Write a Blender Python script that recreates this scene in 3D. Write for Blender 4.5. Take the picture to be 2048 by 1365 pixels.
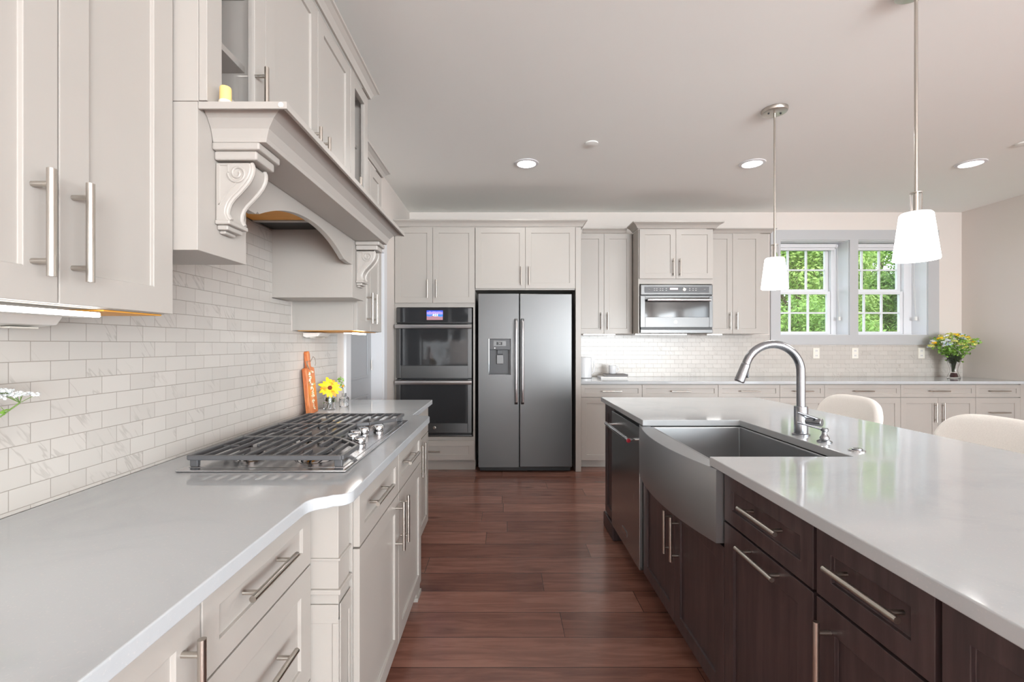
import bpy, bmesh, math, random
from mathutils import Vector, Matrix
import numpy as np
random.seed(7)
PI = math.pi
for o in list(bpy.data.objects): bpy.data.objects.remove(o)
sc = bpy.context.scene
COL = sc.collection

# ------------------------------------------------------------------ camera, world, light, exposure
cam_d = bpy.data.cameras.new('camera'); cam = bpy.data.objects.new('camera', cam_d); COL.objects.link(cam)
cam.location = (0, 0, 1.29); cam.rotation_euler = (PI/2, 0, 0)
cam_d.sensor_width = 36; cam_d.lens = 16.0
cam_d.shift_x = 16/2048; cam_d.shift_y = 6.5/2048
cam_d.clip_start = 0.02; cam_d.clip_end = 300
sc.camera = cam
vs = sc.view_settings
vs.view_transform = 'Standard'; vs.look = 'None'; vs.gamma = 1; vs.use_curve_mapping = False
vs.exposure = 0.92
sc.cycles.max_bounces = 10; sc.cycles.diffuse_bounces = 6; sc.cycles.glossy_bounces = 5
sc.cycles.transmission_bounces = 8; sc.cycles.transparent_max_bounces = 12
sc.cycles.sample_clamp_indirect = 8; sc.cycles.caustics_reflective = False; sc.cycles.caustics_refractive = False

world = bpy.data.worlds.new('world'); sc.world = world; world.use_nodes = True
bg = world.node_tree.nodes['Background']
bg.inputs[0].default_value = (0.80, 0.90, 1.0, 1); bg.inputs[1].default_value = 2.2

def light(name, kind, loc, rot, energy, color=(1, 1, 1), size=None, size_y=None, spread=None, parent=None):
    d = bpy.data.lights.new(name, kind); d.energy = energy; d.color = color
    if kind == 'AREA':
        d.size = size
        if size_y: d.shape = 'RECTANGLE'; d.size_y = size_y
        else: d.shape = 'DISK'
        if spread: d.spread = spread
    if kind == 'SUN': d.angle = 0.02
    if kind == 'POINT' and size: d.shadow_soft_size = size
    o = bpy.data.objects.new(name, d); COL.objects.link(o); o.location = loc; o.rotation_euler = rot
    if parent: o.parent = parent
    return o
light('sun', 'SUN', (0, -8, 10), (math.radians(38), 0, math.radians(-25)), 1.7, (1, .96, .88))
DAY = (0.90, 0.965, 1.0)
WARM = (1.0, 0.97, 0.93)
# added area lights: soft fill set in invented, unseen windows behind the camera
for x, p in ((.2, 26), (2.9, 165), (4.5, 165)):
    light('added_fill_light', 'AREA', (x, -6.95, 1.35), (PI/2, 0, 0), p, DAY, 1.3, 2.1)
for y, p in ((-5.4, 125), (-3.2, 52), (-1.0, 14)):
    light('added_fill_light', 'AREA', (5.33, y, 1.35), (PI/2, 0, PI/2), p, DAY, 1.5, 1.9)

# ------------------------------------------------------------------ materials
def lin(c): return tuple(((v/255)/12.92 if v/255 <= .04045 else (((v/255)+.055)/1.055)**2.4) for v in c)
class NT:
    def __init__(s, name):
        s.m = bpy.data.materials.new(name); s.m.use_nodes = True; s.t = s.m.node_tree; s.n = s.t.nodes
        s.b = s.n['Principled BSDF']; s.out = s.n['Material Output']
    def node(s, typ, **kw):
        n = s.n.new(typ)
        for k, v in kw.items(): setattr(n, k, v)
        return n
    def link(s, a, b): s.t.links.new(a, b)
    def val(s, sock, v):
        if isinstance(v, bpy.types.NodeSocket): s.link(v, sock)
        else: sock.default_value = v
    def math(s, op, a, b=0.0, c=None, clamp=False):
        n = s.node('ShaderNodeMath', operation=op); n.use_clamp = clamp
        s.val(n.inputs[0], a); s.val(n.inputs[1], b)
        if c is not None: s.val(n.inputs[2], c)
        return n.outputs[0]
    def mix(s, f, a, b):
        n = s.node('ShaderNodeMix', data_type='RGBA'); s.val(n.inputs[0], f)
        s.val(n.inputs[6], a if isinstance(a, bpy.types.NodeSocket) else (*a, 1)); s.val(n.inputs[7], b if isinstance(b, bpy.types.NodeSocket) else (*b, 1))
        return n.outputs[2]
    def noise(s, vec=None, scale=5, detail=3, rough=.5, dist=0):
        n = s.node('ShaderNodeTexNoise'); n.inputs['Scale'].default_value = scale; n.inputs['Detail'].default_value = detail
        n.inputs['Roughness'].default_value = rough; n.inputs['Distortion'].default_value = dist
        if vec is not None: s.link(vec, n.inputs['Vector'])
        return n.outputs[0]
    def coord(s, which='Object'): return s.node('ShaderNodeTexCoord').outputs[which]
    def mapping(s, vec, scale=(1, 1, 1), rot=(0, 0, 0), loc=(0, 0, 0)):
        n = s.node('ShaderNodeMapping'); s.link(vec, n.inputs[0])
        n.inputs['Location'].default_value = loc; n.inputs['Rotation'].default_value = rot; n.inputs['Scale'].default_value = scale
        return n.outputs[0]
    def xyz(s, vec):
        n = s.node('ShaderNodeSeparateXYZ'); s.link(vec, n.inputs[0]); return n.outputs
    def comb(s, x, y, z=0.0):
        n = s.node('ShaderNodeCombineXYZ')
        for i, v in enumerate((x, y, z)): s.val(n.inputs[i], v)
        return n.outputs[0]
    def ramp(s, f, a, b):
        n = s.node('ShaderNodeMapRange'); s.val(n.inputs[0], f); n.inputs[1].default_value = a; n.inputs[2].default_value = b
        n.interpolation_type = 'SMOOTHSTEP'; return n.outputs[0]
    def bump(s, h, strength=.3, dist=.001):
        n = s.node('ShaderNodeBump'); n.inputs['Strength'].default_value = strength; n.inputs['Distance'].default_value = dist
        s.link(h, n.inputs['Height']); s.link(n.outputs[0], s.b.inputs['Normal'])
    def set(s, color=None, rough=None, metal=None, **kw):
        if color is not None: s.val(s.b.inputs['Base Color'], color if isinstance(color, bpy.types.NodeSocket) else (*color, 1))
        if rough is not None: s.val(s.b.inputs['Roughness'], rough)
        if metal is not None: s.val(s.b.inputs['Metallic'], metal)
        for k, v in kw.items(): s.val(s.b.inputs[k.replace('_', ' ')], v)
        return s.m

def paint(name, rgb, rough=.45, var=.03, nscale=6, bump=0):
    t = NT(name); c = lin(rgb)
    n = t.noise(t.coord(), nscale, 2)
    col = t.mix(n, tuple(v*(1-var) for v in c), tuple(min(1, v*(1+var)) for v in c))
    if bump: t.bump(t.noise(t.coord(), 180, 2), bump, .001)
    return t.set(col, rough, 0)
def metal(name, rgb, rough=.25, brush=None, aniso=0, var=.03):
    t = NT(name); c = lin(rgb)
    sc_ = {'x': (1.5, 160, 160), 'y': (160, 1.5, 160), 'z': (160, 160, 1.5)}.get(brush, (6, 6, 6))
    n = t.noise(t.mapping(t.coord(), sc_), 3, 3)
    r = t.math('MULTIPLY_ADD', n, .05 if brush else .02, rough-(.025 if brush else .01))
    col = t.mix(n, tuple(v*(1-var) for v in c), tuple(min(1, v*(1+var)) for v in c))
    return t.set(col, r, 1.0)
def plain(name, rgb, rough=.5, metal_=0, **kw):
    t = NT(name); c = lin(rgb); n = t.noise(t.coord(), 40, 2)
    return t.set(t.mix(n, tuple(v*.97 for v in c), tuple(min(1, v*1.03) for v in c)), rough, metal_, **kw)
def emis(name, rgb, strength):
    t = NT(name); t.set((.8, .8, .8), .5); t.b.inputs['Emission Color'].default_value = (*rgb, 1); t.b.inputs['Emission Strength'].default_value = strength
    return t.m
def glass(name, tint=(1, 1, 1), ior=1.45, rough=0.0):
    t = NT(name); return t.set(tint, rough, 0, Transmission_Weight=1.0, IOR=ior)
def pane_glass(name):
    t = NT(name); tr = t.node('ShaderNodeBsdfTransparent'); gl = t.node('ShaderNodeBsdfGlossy'); gl.inputs['Roughness'].default_value = .02
    mx = t.node('ShaderNodeMixShader'); mx.inputs[0].default_value = .07
    t.link(tr.outputs[0], mx.inputs[1]); t.link(gl.outputs[0], mx.inputs[2]); t.link(mx.outputs[0], t.out.inputs['Surface']); return t.m

M = {}
M['wall'] = paint('wall_paint', (219, 212, 206), .75, .01, 3, .05)
M['ceil'] = paint('ceiling_paint', (241, 243, 240), .85, .01, 2, .05)
M['cab'] = paint('cabinet_paint', (174, 169, 163), .38, .012, 4)
M['white'] = paint('trim_paint', (222, 223, 226), .4, .01, 4)
M['casing'] = paint('casing_paint', (184, 185, 187), .45, .01, 4)
M['door'] = paint('door_paint', (170, 173, 177), .45, .01, 4)
M['nickel'] = metal('brushed_nickel', (196, 190, 182), .28, None)
M['steel'] = metal('stainless_steel', (98, 98, 98), .34, 'x')
M['handle_steel'] = metal('handle_steel', (205, 205, 207), .3, 'z')
M['steel_z'] = metal('stainless_steel_sink', (168, 170, 172), .42, 'x')
M['steel_top'] = metal('cooktop_steel', (190, 190, 192), .22, 'y')
M['dark_steel'] = metal('dark_stainless_steel', (176, 180, 181), .26, 'z')
M['chrome'] = metal('polished_chrome', (215, 215, 216), .08, None, 0, .02)
M['iron'] = plain('cast_iron', (92, 92, 94), .4, .2)
M['black'] = plain('black_plastic', (24, 24, 26), .4)
M['dgrey'] = plain('dark_grey_plastic', (74, 75, 78), .35)
M['oven_glass'] = plain('oven_glass', (46, 47, 49), .06)
M['plastic'] = plain('white_plastic', (226, 224, 220), .4)
M['outlet'] = plain('outlet_plastic', (230, 226, 216), .45)
M['glass'] = glass('clear_glass')
M['pane'] = pane_glass('window_glass')
M['shade'] = emis('lit_shade_fabric', (1, .97, .93), 3.0)
M['lens'] = emis('lamp_lens', (1, .98, .94), 6)
M['led'] = emis('led_diffuser', (1, .98, .95), 4.5)
M['roller'] = plain('roller_shade_fabric', (214, 214, 216), .6)
M['ceramic'] = plain('white_ceramic', (228, 230, 233), .2)
M['wax'] = plain('candle_wax', (245, 205, 130), .5)
M['waxw'] = plain('pale_wax', (235, 228, 214), .5)
M['twine'] = plain('jute_twine', (140, 128, 112), .8)
M['leaf'] = plain('cut_leaf', (128, 172, 70), .6)
M['stem'] = plain('green_stem', (110, 140, 70), .6)
M['petal_y'] = plain('yellow_petal', (250, 208, 20), .55)
M['petal_o'] = plain('orange_petal', (244, 150, 30), .55)
M['petal_c'] = plain('flower_centre', (110, 40, 15), .7)
M['petal_g'] = plain('yellow_green_blossom', (226, 226, 130), .6)
M['petal_w'] = plain('white_blossom', (238, 240, 240), .6)
M['petal_b'] = plain('pale_blue_blossom', (205, 220, 232), .6)
M['red'] = plain('red_ribbon', (128, 44, 48), .6)
M['medal'] = plain('red_medallion', (165, 30, 50), .3)
M['bark'] = plain('bark', (96, 84, 66), .9)
M['frame_wood'] = plain('stool_leg_wood', (70, 50, 38), .5)

def quartz():
    t = NT('white_quartz'); n = t.noise(t.coord(), 2.2, 5, .6, 1.5); f = t.noise(t.coord(), 220, 2)
    a = t.mix(t.ramp(n, .45, .75), lin((186, 190, 193)), lin((177, 182, 186)))
    a = t.mix(t.math('MULTIPLY', t.ramp(f, .62, .72), .35), a, lin((205, 203, 200)))
    return t.set(a, .07, 0)
M['quartz'] = quartz()
def woodfloor():
    t = NT('walnut_plank_floor'); v = t.coord(); s = t.xyz(v)
    W = .187
    ry = t.math('DIVIDE', t.math('ADD', s[1], .055), W); row = t.math('FLOOR', ry); fy = t.math('FRACT', ry)
    wn = t.node('ShaderNodeTexWhiteNoise', noise_dimensions='1D'); t.link(row, wn.inputs['W'])
    px = t.math('DIVIDE', t.math('MULTIPLY_ADD', wn.outputs[0], 7.0, s[0]), 1.45); colm = t.math('FLOOR', px); fx = t.math('FRACT', px)
    w2 = t.node('ShaderNodeTexWhiteNoise', noise_dimensions='2D'); t.link(t.comb(row, colm), w2.inputs['Vector'])
    off = t.math('MULTIPLY', w2.outputs[0], 37.0)
    gv = t.comb(t.math('ADD', s[0], off), t.math('MULTIPLY', s[1], 9.0), off)
    grain = t.noise(gv, 3.2, 6, .62, .6)
    fine = t.noise(t.comb(t.math('MULTIPLY', t.math('ADD', s[0], off), 2), t.math('MULTIPLY', s[1], 60.0), off), 2, 4, .6)
    kn = t.ramp(t.noise(t.comb(t.math('MULTIPLY', t.math('ADD', s[0], off), 1.4), t.math('MULTIPLY', s[1], 4.0), off), 1.6, 3), .60, .78)
    a = t.mix(w2.outputs[0], lin((138, 94, 80)), lin((166, 120, 104)))
    b = t.mix(w2.outputs[0], lin((110, 72, 62)), lin((142, 98, 84)))
    c = t.mix(t.ramp(grain, .3, .7), b, a)
    c = t.mix(t.math('MULTIPLY', kn, .6), c, lin((62, 38, 33)))
    c = t.mix(t.math('MULTIPLY', t.ramp(fine, .5, .75), .18), c, lin((84, 50, 40)))
    gy = t.math('MAXIMUM', t.math('LESS_THAN', fy, .012), t.math('GREATER_THAN', fy, .988))
    gx = t.math('LESS_THAN', fx, .0022)
    g = t.math('MAXIMUM', gy, gx)
    c = t.mix(t.math('MULTIPLY', g, .75), c, lin((40, 20, 16)))
    r = t.math('MULTIPLY_ADD', fine, .14, .16)
    h = t.math('SUBTRACT', t.math('ADD', t.math('MULTIPLY', grain, .7), t.math('MULTIPLY', fine, .35)), g)
    t.bump(h, .35, .0016)
    return t.set(c, r, 0, Specular_IOR_Level=.75)
M['floor'] = woodfloor()
def tile(name, axis, u0, v0, bw, rh):
    t = NT(name); s = t.xyz(t.coord())
    u = t.math('SUBTRACT', s[0] if axis == 'x' else s[1], u0); v = t.math('SUBTRACT', s[2], v0)
    vec = t.comb(u, v)
    b = t.node('ShaderNodeTexBrick', offset=.5, offset_frequency=2); t.link(vec, b.inputs['Vector'])
    b.inputs['Scale'].default_value = 1; b.inputs['Mortar Size'].default_value = .0011; b.inputs['Mortar Smooth'].default_value = .3
    b.inputs['Brick Width'].default_value = bw; b.inputs['Row Height'].default_value = rh; b.inputs['Bias'].default_value = 0
    b.inputs['Color1'].default_value = (0, 0, 0, 1); b.inputs['Color2'].default_value = (1, 1, 1, 1); b.inputs['Mortar'].default_value = (.5, .5, .5, 1)
    rnd = t.xyz(b.outputs['Color'])[0]
    off = t.math('MULTIPLY', rnd, 13.0)
    # diagonal veins, different on every tile
    p = t.math('ADD', t.math('ADD', t.math('MULTIPLY', u, 1.0), t.math('MULTIPLY', v, .8)), off)
    q = t.math('SUBTRACT', t.math('MULTIPLY', v, 1.0), t.math('MULTIPLY', u, .8))
    ns = t.noise(t.comb(t.math('MULTIPLY', p, 24.0), t.math('MULTIPLY', q, 4.0), off), 1.0, 3, .5, .15)
    vein = t.math('SUBTRACT', 1.0, t.ramp(t.math('ABSOLUTE', t.math('SUBTRACT', ns, .5)), 0.0, .035))
    msk = t.ramp(t.noise(t.comb(t.math('MULTIPLY', p, 5.0), t.math('MULTIPLY', q, 3.0), off), 1.0, 2), .53, .64)
    body = t.mix(rnd, lin((191, 186, 180)), lin((198, 193, 187)))
    body = t.mix(t.math('MULTIPLY', t.math('MULTIPLY', vein, msk), .36), body, lin((146, 138, 131)))
    col = t.mix(b.outputs['Fac'], body, lin((157, 150, 142)))
    r = t.math('MULTIPLY_ADD', b.outputs['Fac'], .4, .24)
    t.bump(t.math('SUBTRACT', 1.0, b.outputs['Fac']), .5, .002)
    return t.set(col, r, 0)
M['tileL'] = tile('marble_subway_tile_left', 'y', 1.0525 + .0468, 1.250, .0936, .0473)
M['tileB'] = tile('marble_subway_tile_back', 'x', .80, .91, .100, .0505)
def espresso():
    t = NT('espresso_cabinet_stain'); v = t.mapping(t.coord('Object'), (14, 14, 1.2)); n = t.noise(v, 3, 5, .6, .3)
    c = t.mix(t.ramp(n, .3, .75), lin((58, 47, 48)), lin((80, 64, 64)))
    return t.set(c, .33, 0)
M['dark'] = espresso()
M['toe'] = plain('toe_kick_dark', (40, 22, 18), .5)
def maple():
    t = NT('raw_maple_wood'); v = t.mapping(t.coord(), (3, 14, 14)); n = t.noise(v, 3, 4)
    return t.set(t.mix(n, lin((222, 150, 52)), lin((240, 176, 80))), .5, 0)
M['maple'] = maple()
def boardwood():
    t = NT('cherry_board_wood'); v = t.mapping(t.coord(), (40, 60, 6)); n = t.noise(v, 1.4, 5, .6, 1.0)
    return t.set(t.mix(t.ramp(n, .3, .7), lin((176, 88, 42)), lin((222, 142, 84))), .35, 0)
M['board'] = boardwood()
def floral():
    t = NT('patterned_letter'); n = t.node('ShaderNodeTexVoronoi'); n.inputs['Scale'].default_value = 190; t.link(t.coord(), n.inputs['Vector'])
    s = t.xyz(n.outputs['Color'])
    c = t.mix(t.ramp(s[0], .62, .72), lin((246, 242, 226)), lin((150, 160, 90)))
    c = t.mix(t.ramp(s[1], .85, .92), c, lin((200, 90, 40)))
    return t.set(c, .4, 0)
M['letter'] = floral()
def fabric():
    t = NT('cream_boucle_fabric'); n = t.noise(t.coord(), 260, 3, .7); c = t.mix(n, lin((222, 218, 212)), lin((248, 245, 240)))
    t.bump(n, .5, .003); return t.set(c, .9, 0)
M['fabric'] = fabric()
def foliage(name, a, b):
    t = NT(name); oi = t.noise(t.coord(), 1.3, 3); n = t.noise(t.coord(), 9, 2)
    c = t.mix(t.ramp(t.math('ADD', t.math('MULTIPLY', oi, .5), t.math('MULTIPLY', n, .5)), .3, .7), lin(a), lin(b))
    m = t.set(c, .55, 0)
    tl = t.node('ShaderNodeBsdfTranslucent'); t.link(c, tl.inputs[0]); mx = t.node('ShaderNodeMixShader'); mx.inputs[0].default_value = .35
    t.link(t.b.outputs[0], mx.inputs[1]); t.link(tl.outputs[0], mx.inputs[2]); t.link(mx.outputs[0], t.out.inputs['Surface'])
    return m
M['fol1'] = foliage('light_foliage', (104, 140, 56), (176, 200, 108))
M['fol2'] = foliage('mid_foliage', (78, 118, 44), (150, 186, 90))
M['fol3'] = foliage('olive_foliage', (92, 118, 42), (168, 184, 84))
M['grass'] = foliage('grass', (70, 110, 40), (110, 150, 66))
def screen_pic():
    t = NT('oven_screen_picture'); g = t.xyz(t.coord('Generated'))
    n = t.noise(t.coord('Generated'), 4, 3)
    v = t.math('ADD', g[2], t.math('MULTIPLY', t.math('SUBTRACT', n, .5), .5))
    c = t.mix(t.ramp(v, .3, .45), lin((150, 110, 120)), lin((40, 120, 230)))
    c = t.mix(t.ramp(v, .5, .7), c, lin((150, 130, 235)))
    c = t.mix(t.ramp(v, .8, .95), c, lin((50, 80, 235)))
    t.set((.01, .01, .01), .2); t.link(c, t.b.inputs['Emission Color']); t.b.inputs['Emission Strength'].default_value = 1.0
    return t.m
M['screen'] = screen_pic()
M['digit'] = emis('lit_digits', (.9, .97, 1), 1.2)
M['reddisp'] = emis('red_display', (.9, .05, .12), .35)
M['print'] = plain('light_print', (190, 190, 190), .5)
M['bookcover'] = plain('grey_book_cover', (110, 108, 108), .6)
M['bookpage'] = plain('book_pages', (232, 230, 226), .7)

# ------------------------------------------------------------------ mesh helpers
class MB:
    def __init__(s, off=(0, 0, 0)): s.bm = bmesh.new(); s.off = Vector(off)
    def v(s, p): return s.bm.verts.new(Vector(p) - s.off)
    def f(s, vs_):
        try: return s.bm.faces.new(vs_)
        except ValueError: return None
    def box(s, x0, x1, y0, y1, z0, z1):
        c = [s.v((x, y, z)) for z in (z0, z1) for x, y in ((x0, y0), (x1, y0), (x1, y1), (x0, y1))]
        for q in ((3, 2, 1, 0), (4, 5, 6, 7), (0, 1, 5, 4), (1, 2, 6, 5), (2, 3, 7, 6), (3, 0, 4, 7)): s.f([c[i] for i in q])
        return s
    def prism(s, pts, axis, a0, a1):
        def P(p, a): return {'x': (a, p[0], p[1]), 'y': (p[0], a, p[1]), 'z': (p[0], p[1], a)}[axis]
        A = [s.v(P(p, a0)) for p in pts]; B = [s.v(P(p, a1)) for p in pts]; n = len(pts)
        s.f(A[::-1]); s.f(B)
        for i in range(n): s.f([A[i], A[(i+1) % n], B[(i+1) % n], B[i]])
        return s
    def ring(s, c, n, u, r, seg):
        n = Vector(n).normalized(); u = (Vector(u) - n*Vector(u).dot(n)).normalized(); w = n.cross(u)
        return [s.v(Vector(c) + u*(r*math.cos(2*PI*i/seg)) + w*(r*math.sin(2*PI*i/seg))) for i in range(seg)]
    def skin(s, rings, cap0=True, cap1=True, closed=False):
        for a, b in zip(rings, rings[1:] + ([rings[0]] if closed else [])):
            n = len(a)
            for i in range(n): s.f([a[i], a[(i+1) % n], b[(i+1) % n], b[i]])
        if not closed:
            if cap0: s.f(rings[0][::-1])
            if cap1: s.f(rings[-1])
        return s
    def tube(s, pts, r, seg=10, closed=False):
        pts = [Vector(p) for p in pts]; n = len(pts); rings = []
        up = Vector((0, 0, 1))
        t0 = (pts[1]-pts[0]).normalized()
        if abs(t0.dot(up)) > .9: up = Vector((1, 0, 0))
        for i, p in enumerate(pts):
            a = pts[(i-1) % n] if (closed or i > 0) else p; b = pts[(i+1) % n] if (closed or i < n-1) else p
            t = (b-a).normalized(); up = (up - t*up.dot(t)).normalized()
            rr = r[i] if isinstance(r, (list, tuple)) else r
            rings.append(s.ring(p, t, up, rr, seg))
        return s.skin(rings, closed=closed)
    def cyl(s, a, b, r, seg=16): return s.tube([a, b], r, seg)
    def lathe(s, prof, c=(0, 0, 0), seg=24, axis=(0, 0, 1), cap0=True, cap1=True):
        ax = Vector(axis).normalized(); u = Vector((1, 0, 0)) if abs(ax.x) < .9 else Vector((0, 1, 0))
        rings = [s.ring(Vector(c)+ax*z, ax, u, max(r, .0002), seg) for r, z in prof]
        return s.skin(rings, cap0, cap1)
    def sweep(s, prof, path, closed_path=False):
        """prof: (out, z) closed polygon; path: XY points; 'out' is to the right of the walking direction"""
        path = [Vector(p) for p in path]; n = len(path); rings = []
        for i, p in enumerate(path):
            d1 = (p - path[i-1]).normalized() if i > 0 else None; d2 = (path[i+1]-p).normalized() if i < n-1 else None
            if d1 is None: d1 = d2
            if d2 is None: d2 = d1
            n1 = Vector((d1.y, -d1.x)); n2 = Vector((d2.y, -d2.x)); m = (n1+n2).normalized(); k = 1/max(.3, m.dot(n1))
            rings.append([s.v((p.x+m.x*k*o, p.y+m.y*k*o, z)) for o, z in prof])
        return s.skin(rings)
    def build(s, name, mat, parent=None, bevel=0, smooth=False, sub=0, seg=2):
        bm = s.bm
        bmesh.ops.recalc_face_normals(bm, faces=bm.faces[:])
        me = bpy.data.meshes.new(name); bm.to_mesh(me); bm.free()
        me.materials.append(mat)
        if smooth:
            me.polygons.foreach_set('use_smooth', [True]*len(me.polygons))
            if smooth != 'all':
                try: me.set_sharp_from_angle(angle=math.radians(40))
                except Exception: pass
        o = bpy.data.objects.new(name, me); COL.objects.link(o)
        if parent: o.parent = parent
        if bevel:
            b = o.modifiers.new('bevel', 'BEVEL'); b.width = bevel; b.segments = seg; b.limit_method = 'ANGLE'; b.angle_limit = math.radians(50)
        if sub:
            m = o.modifiers.new('sub', 'SUBSURF'); m.levels = sub; m.render_levels = sub
        return o
def tag(o, label, cat, group=None):
    o['label'] = label; o['category'] = cat
    if group: o['group'] = group
    return o
def empty(name, loc, rz=0, label=None, cat=None, group=None):
    o = bpy.data.objects.new(name, None); COL.objects.link(o); o.location = loc; o.rotation_euler = (0, 0, rz)
    o.empty_display_size = .05
    if label: tag(o, label, cat, group)
    return o
def struct(o): o['kind'] = 'structure'; return o
def dup(root, loc, label, rz=None, group=None):
    r = root.copy(); COL.objects.link(r); r.location = loc; r['label'] = label
    if rz is not None: r.rotation_euler = (0, 0, rz)
    if group: r['group'] = group
    for ch in list(root.children):
        c = ch.copy(); COL.objects.link(c); c.parent = r
        for g in ch.children:
            d = g.copy(); COL.objects.link(d); d.parent = c
    return r
def text_mesh(txt, size, mat, parent, name, mtx, extrude=.0006):
    cu = bpy.data.curves.new(name, 'FONT'); cu.body = txt; cu.size = size; cu.extrude = extrude; cu.align_x = 'CENTER'; cu.align_y = 'CENTER'
    o = bpy.data.objects.new('tmp', cu); COL.objects.link(o)
    dg = bpy.context.evaluated_depsgraph_get(); me = bpy.data.meshes.new_from_object(o.evaluated_get(dg)); bpy.data.objects.remove(o)
    me.transform(mtx); me.materials.clear(); me.materials.append(mat)
    r = bpy.data.objects.new(name, me); COL.objects.link(r); r.parent = parent; return r
FACE_FRONT = Matrix.Rotation(PI/2, 4, 'X')   # text lying in XZ, read from -Y

# ------------------------------------------------------------------ the room
XL, XT, XR, YB, YS, ZC = -1.11, -1.095, 5.38, 5.35, -7.0, 2.842
struct(MB().box(XL-.3, XR+.3, YS-.3, YB+.3, -.1, 0).build('floor', M['floor']))
struct(MB().box(XL-.3, XR+.3, YS-.3, YB+.3, ZC, ZC+.15).build('ceiling', M['ceil']))
w = MB(); ys_ = [YS, -6.15, -4.65, -3.95, -2.45, -1.75, -.25, YB]
for a, b in ((0, 1), (2, 3), (4, 5), (6, 7)): w.box(XR, XR+.25, ys_[a], ys_[b], 0, ZC)
for a, b in ((1, 2), (3, 4), (5, 6)): w.box(XR, XR+.25, ys_[a], ys_[b], 0, .4); w.box(XR, XR+.25, ys_[a], ys_[b], 2.3, ZC)  # unseen window openings, added where the side fill lights stand
struct(w.build('wall_right', M['wall']))
DY0, DY1, DZ = 3.25, 4.15, 2.12
w = MB()
w.box(XL-.14, XL, YS, DY0, 0, ZC); w.box(XL-.14, XL, DY1, YB, 0, ZC); w.box(XL-.14, XL, DY0, DY1, DZ, ZC)
struct(w.build('wall_left', M['wall']))
WX = (3.24, 4.05, 4.15, 4.97); WZ0, WZ1 = 1.40, 2.513
w = MB()
w.box(XL-.14, WX[0], YB, YB+.3, 0, ZC); w.box(WX[1], WX[2], YB, YB+.3, WZ0, WZ1); w.box(WX[3], XR+.25, YB, YB+.3, 0, ZC)
w.box(WX[0], WX[3], YB, YB+.3, 0, WZ0); w.box(WX[0], WX[3], YB, YB+.3, WZ1, ZC)
struct(w.build('wall_back', M['wall']))
w = MB(); xs = [XL-.14, -.45, .85, 2.25, 3.55, 3.85, 5.15, XR+.25]
for a, b in ((0, 1), (2, 3), (4, 5), (6, 7)): w.box(xs[a], xs[b], YS-.2, YS, 0, ZC)
for a, b in ((1, 2), (3, 4), (5, 6)): w.box(xs[a], xs[b], YS-.2, YS, 0, .3); w.box(xs[a], xs[b], YS-.2, YS, 2.4, ZC)  # openings invented for the fill lights, out of view behind the camera
struct(w.build('wall_front', M['wall']))
# window reveals are painted white: thin liners inside each opening
for a, b in ((0, 1), (2, 3)):
    x0, x1 = WX[a], WX[b]; t = .004
    l = MB(); l.box(x0, x0+t, YB+.001, YB+.29, WZ0, WZ1).box(x1-t, x1, YB+.001, YB+.29, WZ0, WZ1)
    l.box(x0+t, x1-t, YB+.001, YB+.29, WZ0, WZ0+t).box(x0+t, x1-t, YB+.001, YB+.29, WZ1-t, WZ1)
    struct(l.build('trim_2', M['white']))
c = MB(); y0, y1 = YB-.02, YB
c.box(3.125, WX[0], y0, y1, 1.284, 2.63).box(WX[3], 5.097, y0, y1, 1.284, 2.63)
c.box(WX[0], WX[3], y0, y1, WZ1, 2.63).box(WX[0], WX[3], y0, y1, 1.284, WZ0).box(WX[1], WX[2], y0, y1, WZ0, WZ1)
struct(c.build('trim_1', M['casing']))
# windows: double hung sashes with six panes each
def window(n, x0, x1, gx0, gx1):
    f = MB(); f.box(x0+.004, gx0-.04, 5.54, 5.64, WZ0+.005, WZ1-.005) if gx0-.04 > x0+.01 else None
    f.box(gx1+.042, x1-.004, 5.545, 5.64, WZ0+.005, WZ1-.005)
    f.box(x0+.004, x1-.004, 5.54, 5.64, WZ0+.004, WZ0+.016)
    fr = f.build('window_%d' % n, M['white'], None, .002); struct(fr)
    gw = (gx1-gx0)/3
    for nm, ya, za, zb in (('upper_sash', 5.592, 1.965, 2.44), ('lower_sash', 5.556, 1.445, 1.90)):
        s_ = MB(); zt = .035 if nm == 'lower_sash' else .05; zl = .028
        s_.box(gx0-.04 if gx0-.04 > x0 else x0+.005, gx0, ya, ya+.03, za-zl, zb+zt); s_.box(gx1, gx1+.04, ya, ya+.03, za-zl, zb+zt)
        s_.box(gx0, gx1, ya, ya+.03, zb, zb+zt); s_.box(gx0, gx1, ya, ya+.03, za-zl, za)
        for k in (1, 2): s_.box(gx0+gw*k-.01, gx0+gw*k+.01, ya+.004, ya+.026, za, zb)
        zm = (za+zb)/2
        for k in range(3): s_.box(gx0+gw*k+.0105, gx0+gw*(k+1)-.0105, ya+.004, ya+.026, zm-.01, zm+.01)
        so = s_.build(nm, M['white'], fr, .0015)
        MB().box(gx0, gx1, ya+.013, ya+.016, za, zb).build('glass_pane', M['pane'], so)
    return fr
window(1, WX[0], WX[1], 3.27, 3.943)
window(2, WX[2], WX[3], 4.19, 4.83)
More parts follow.
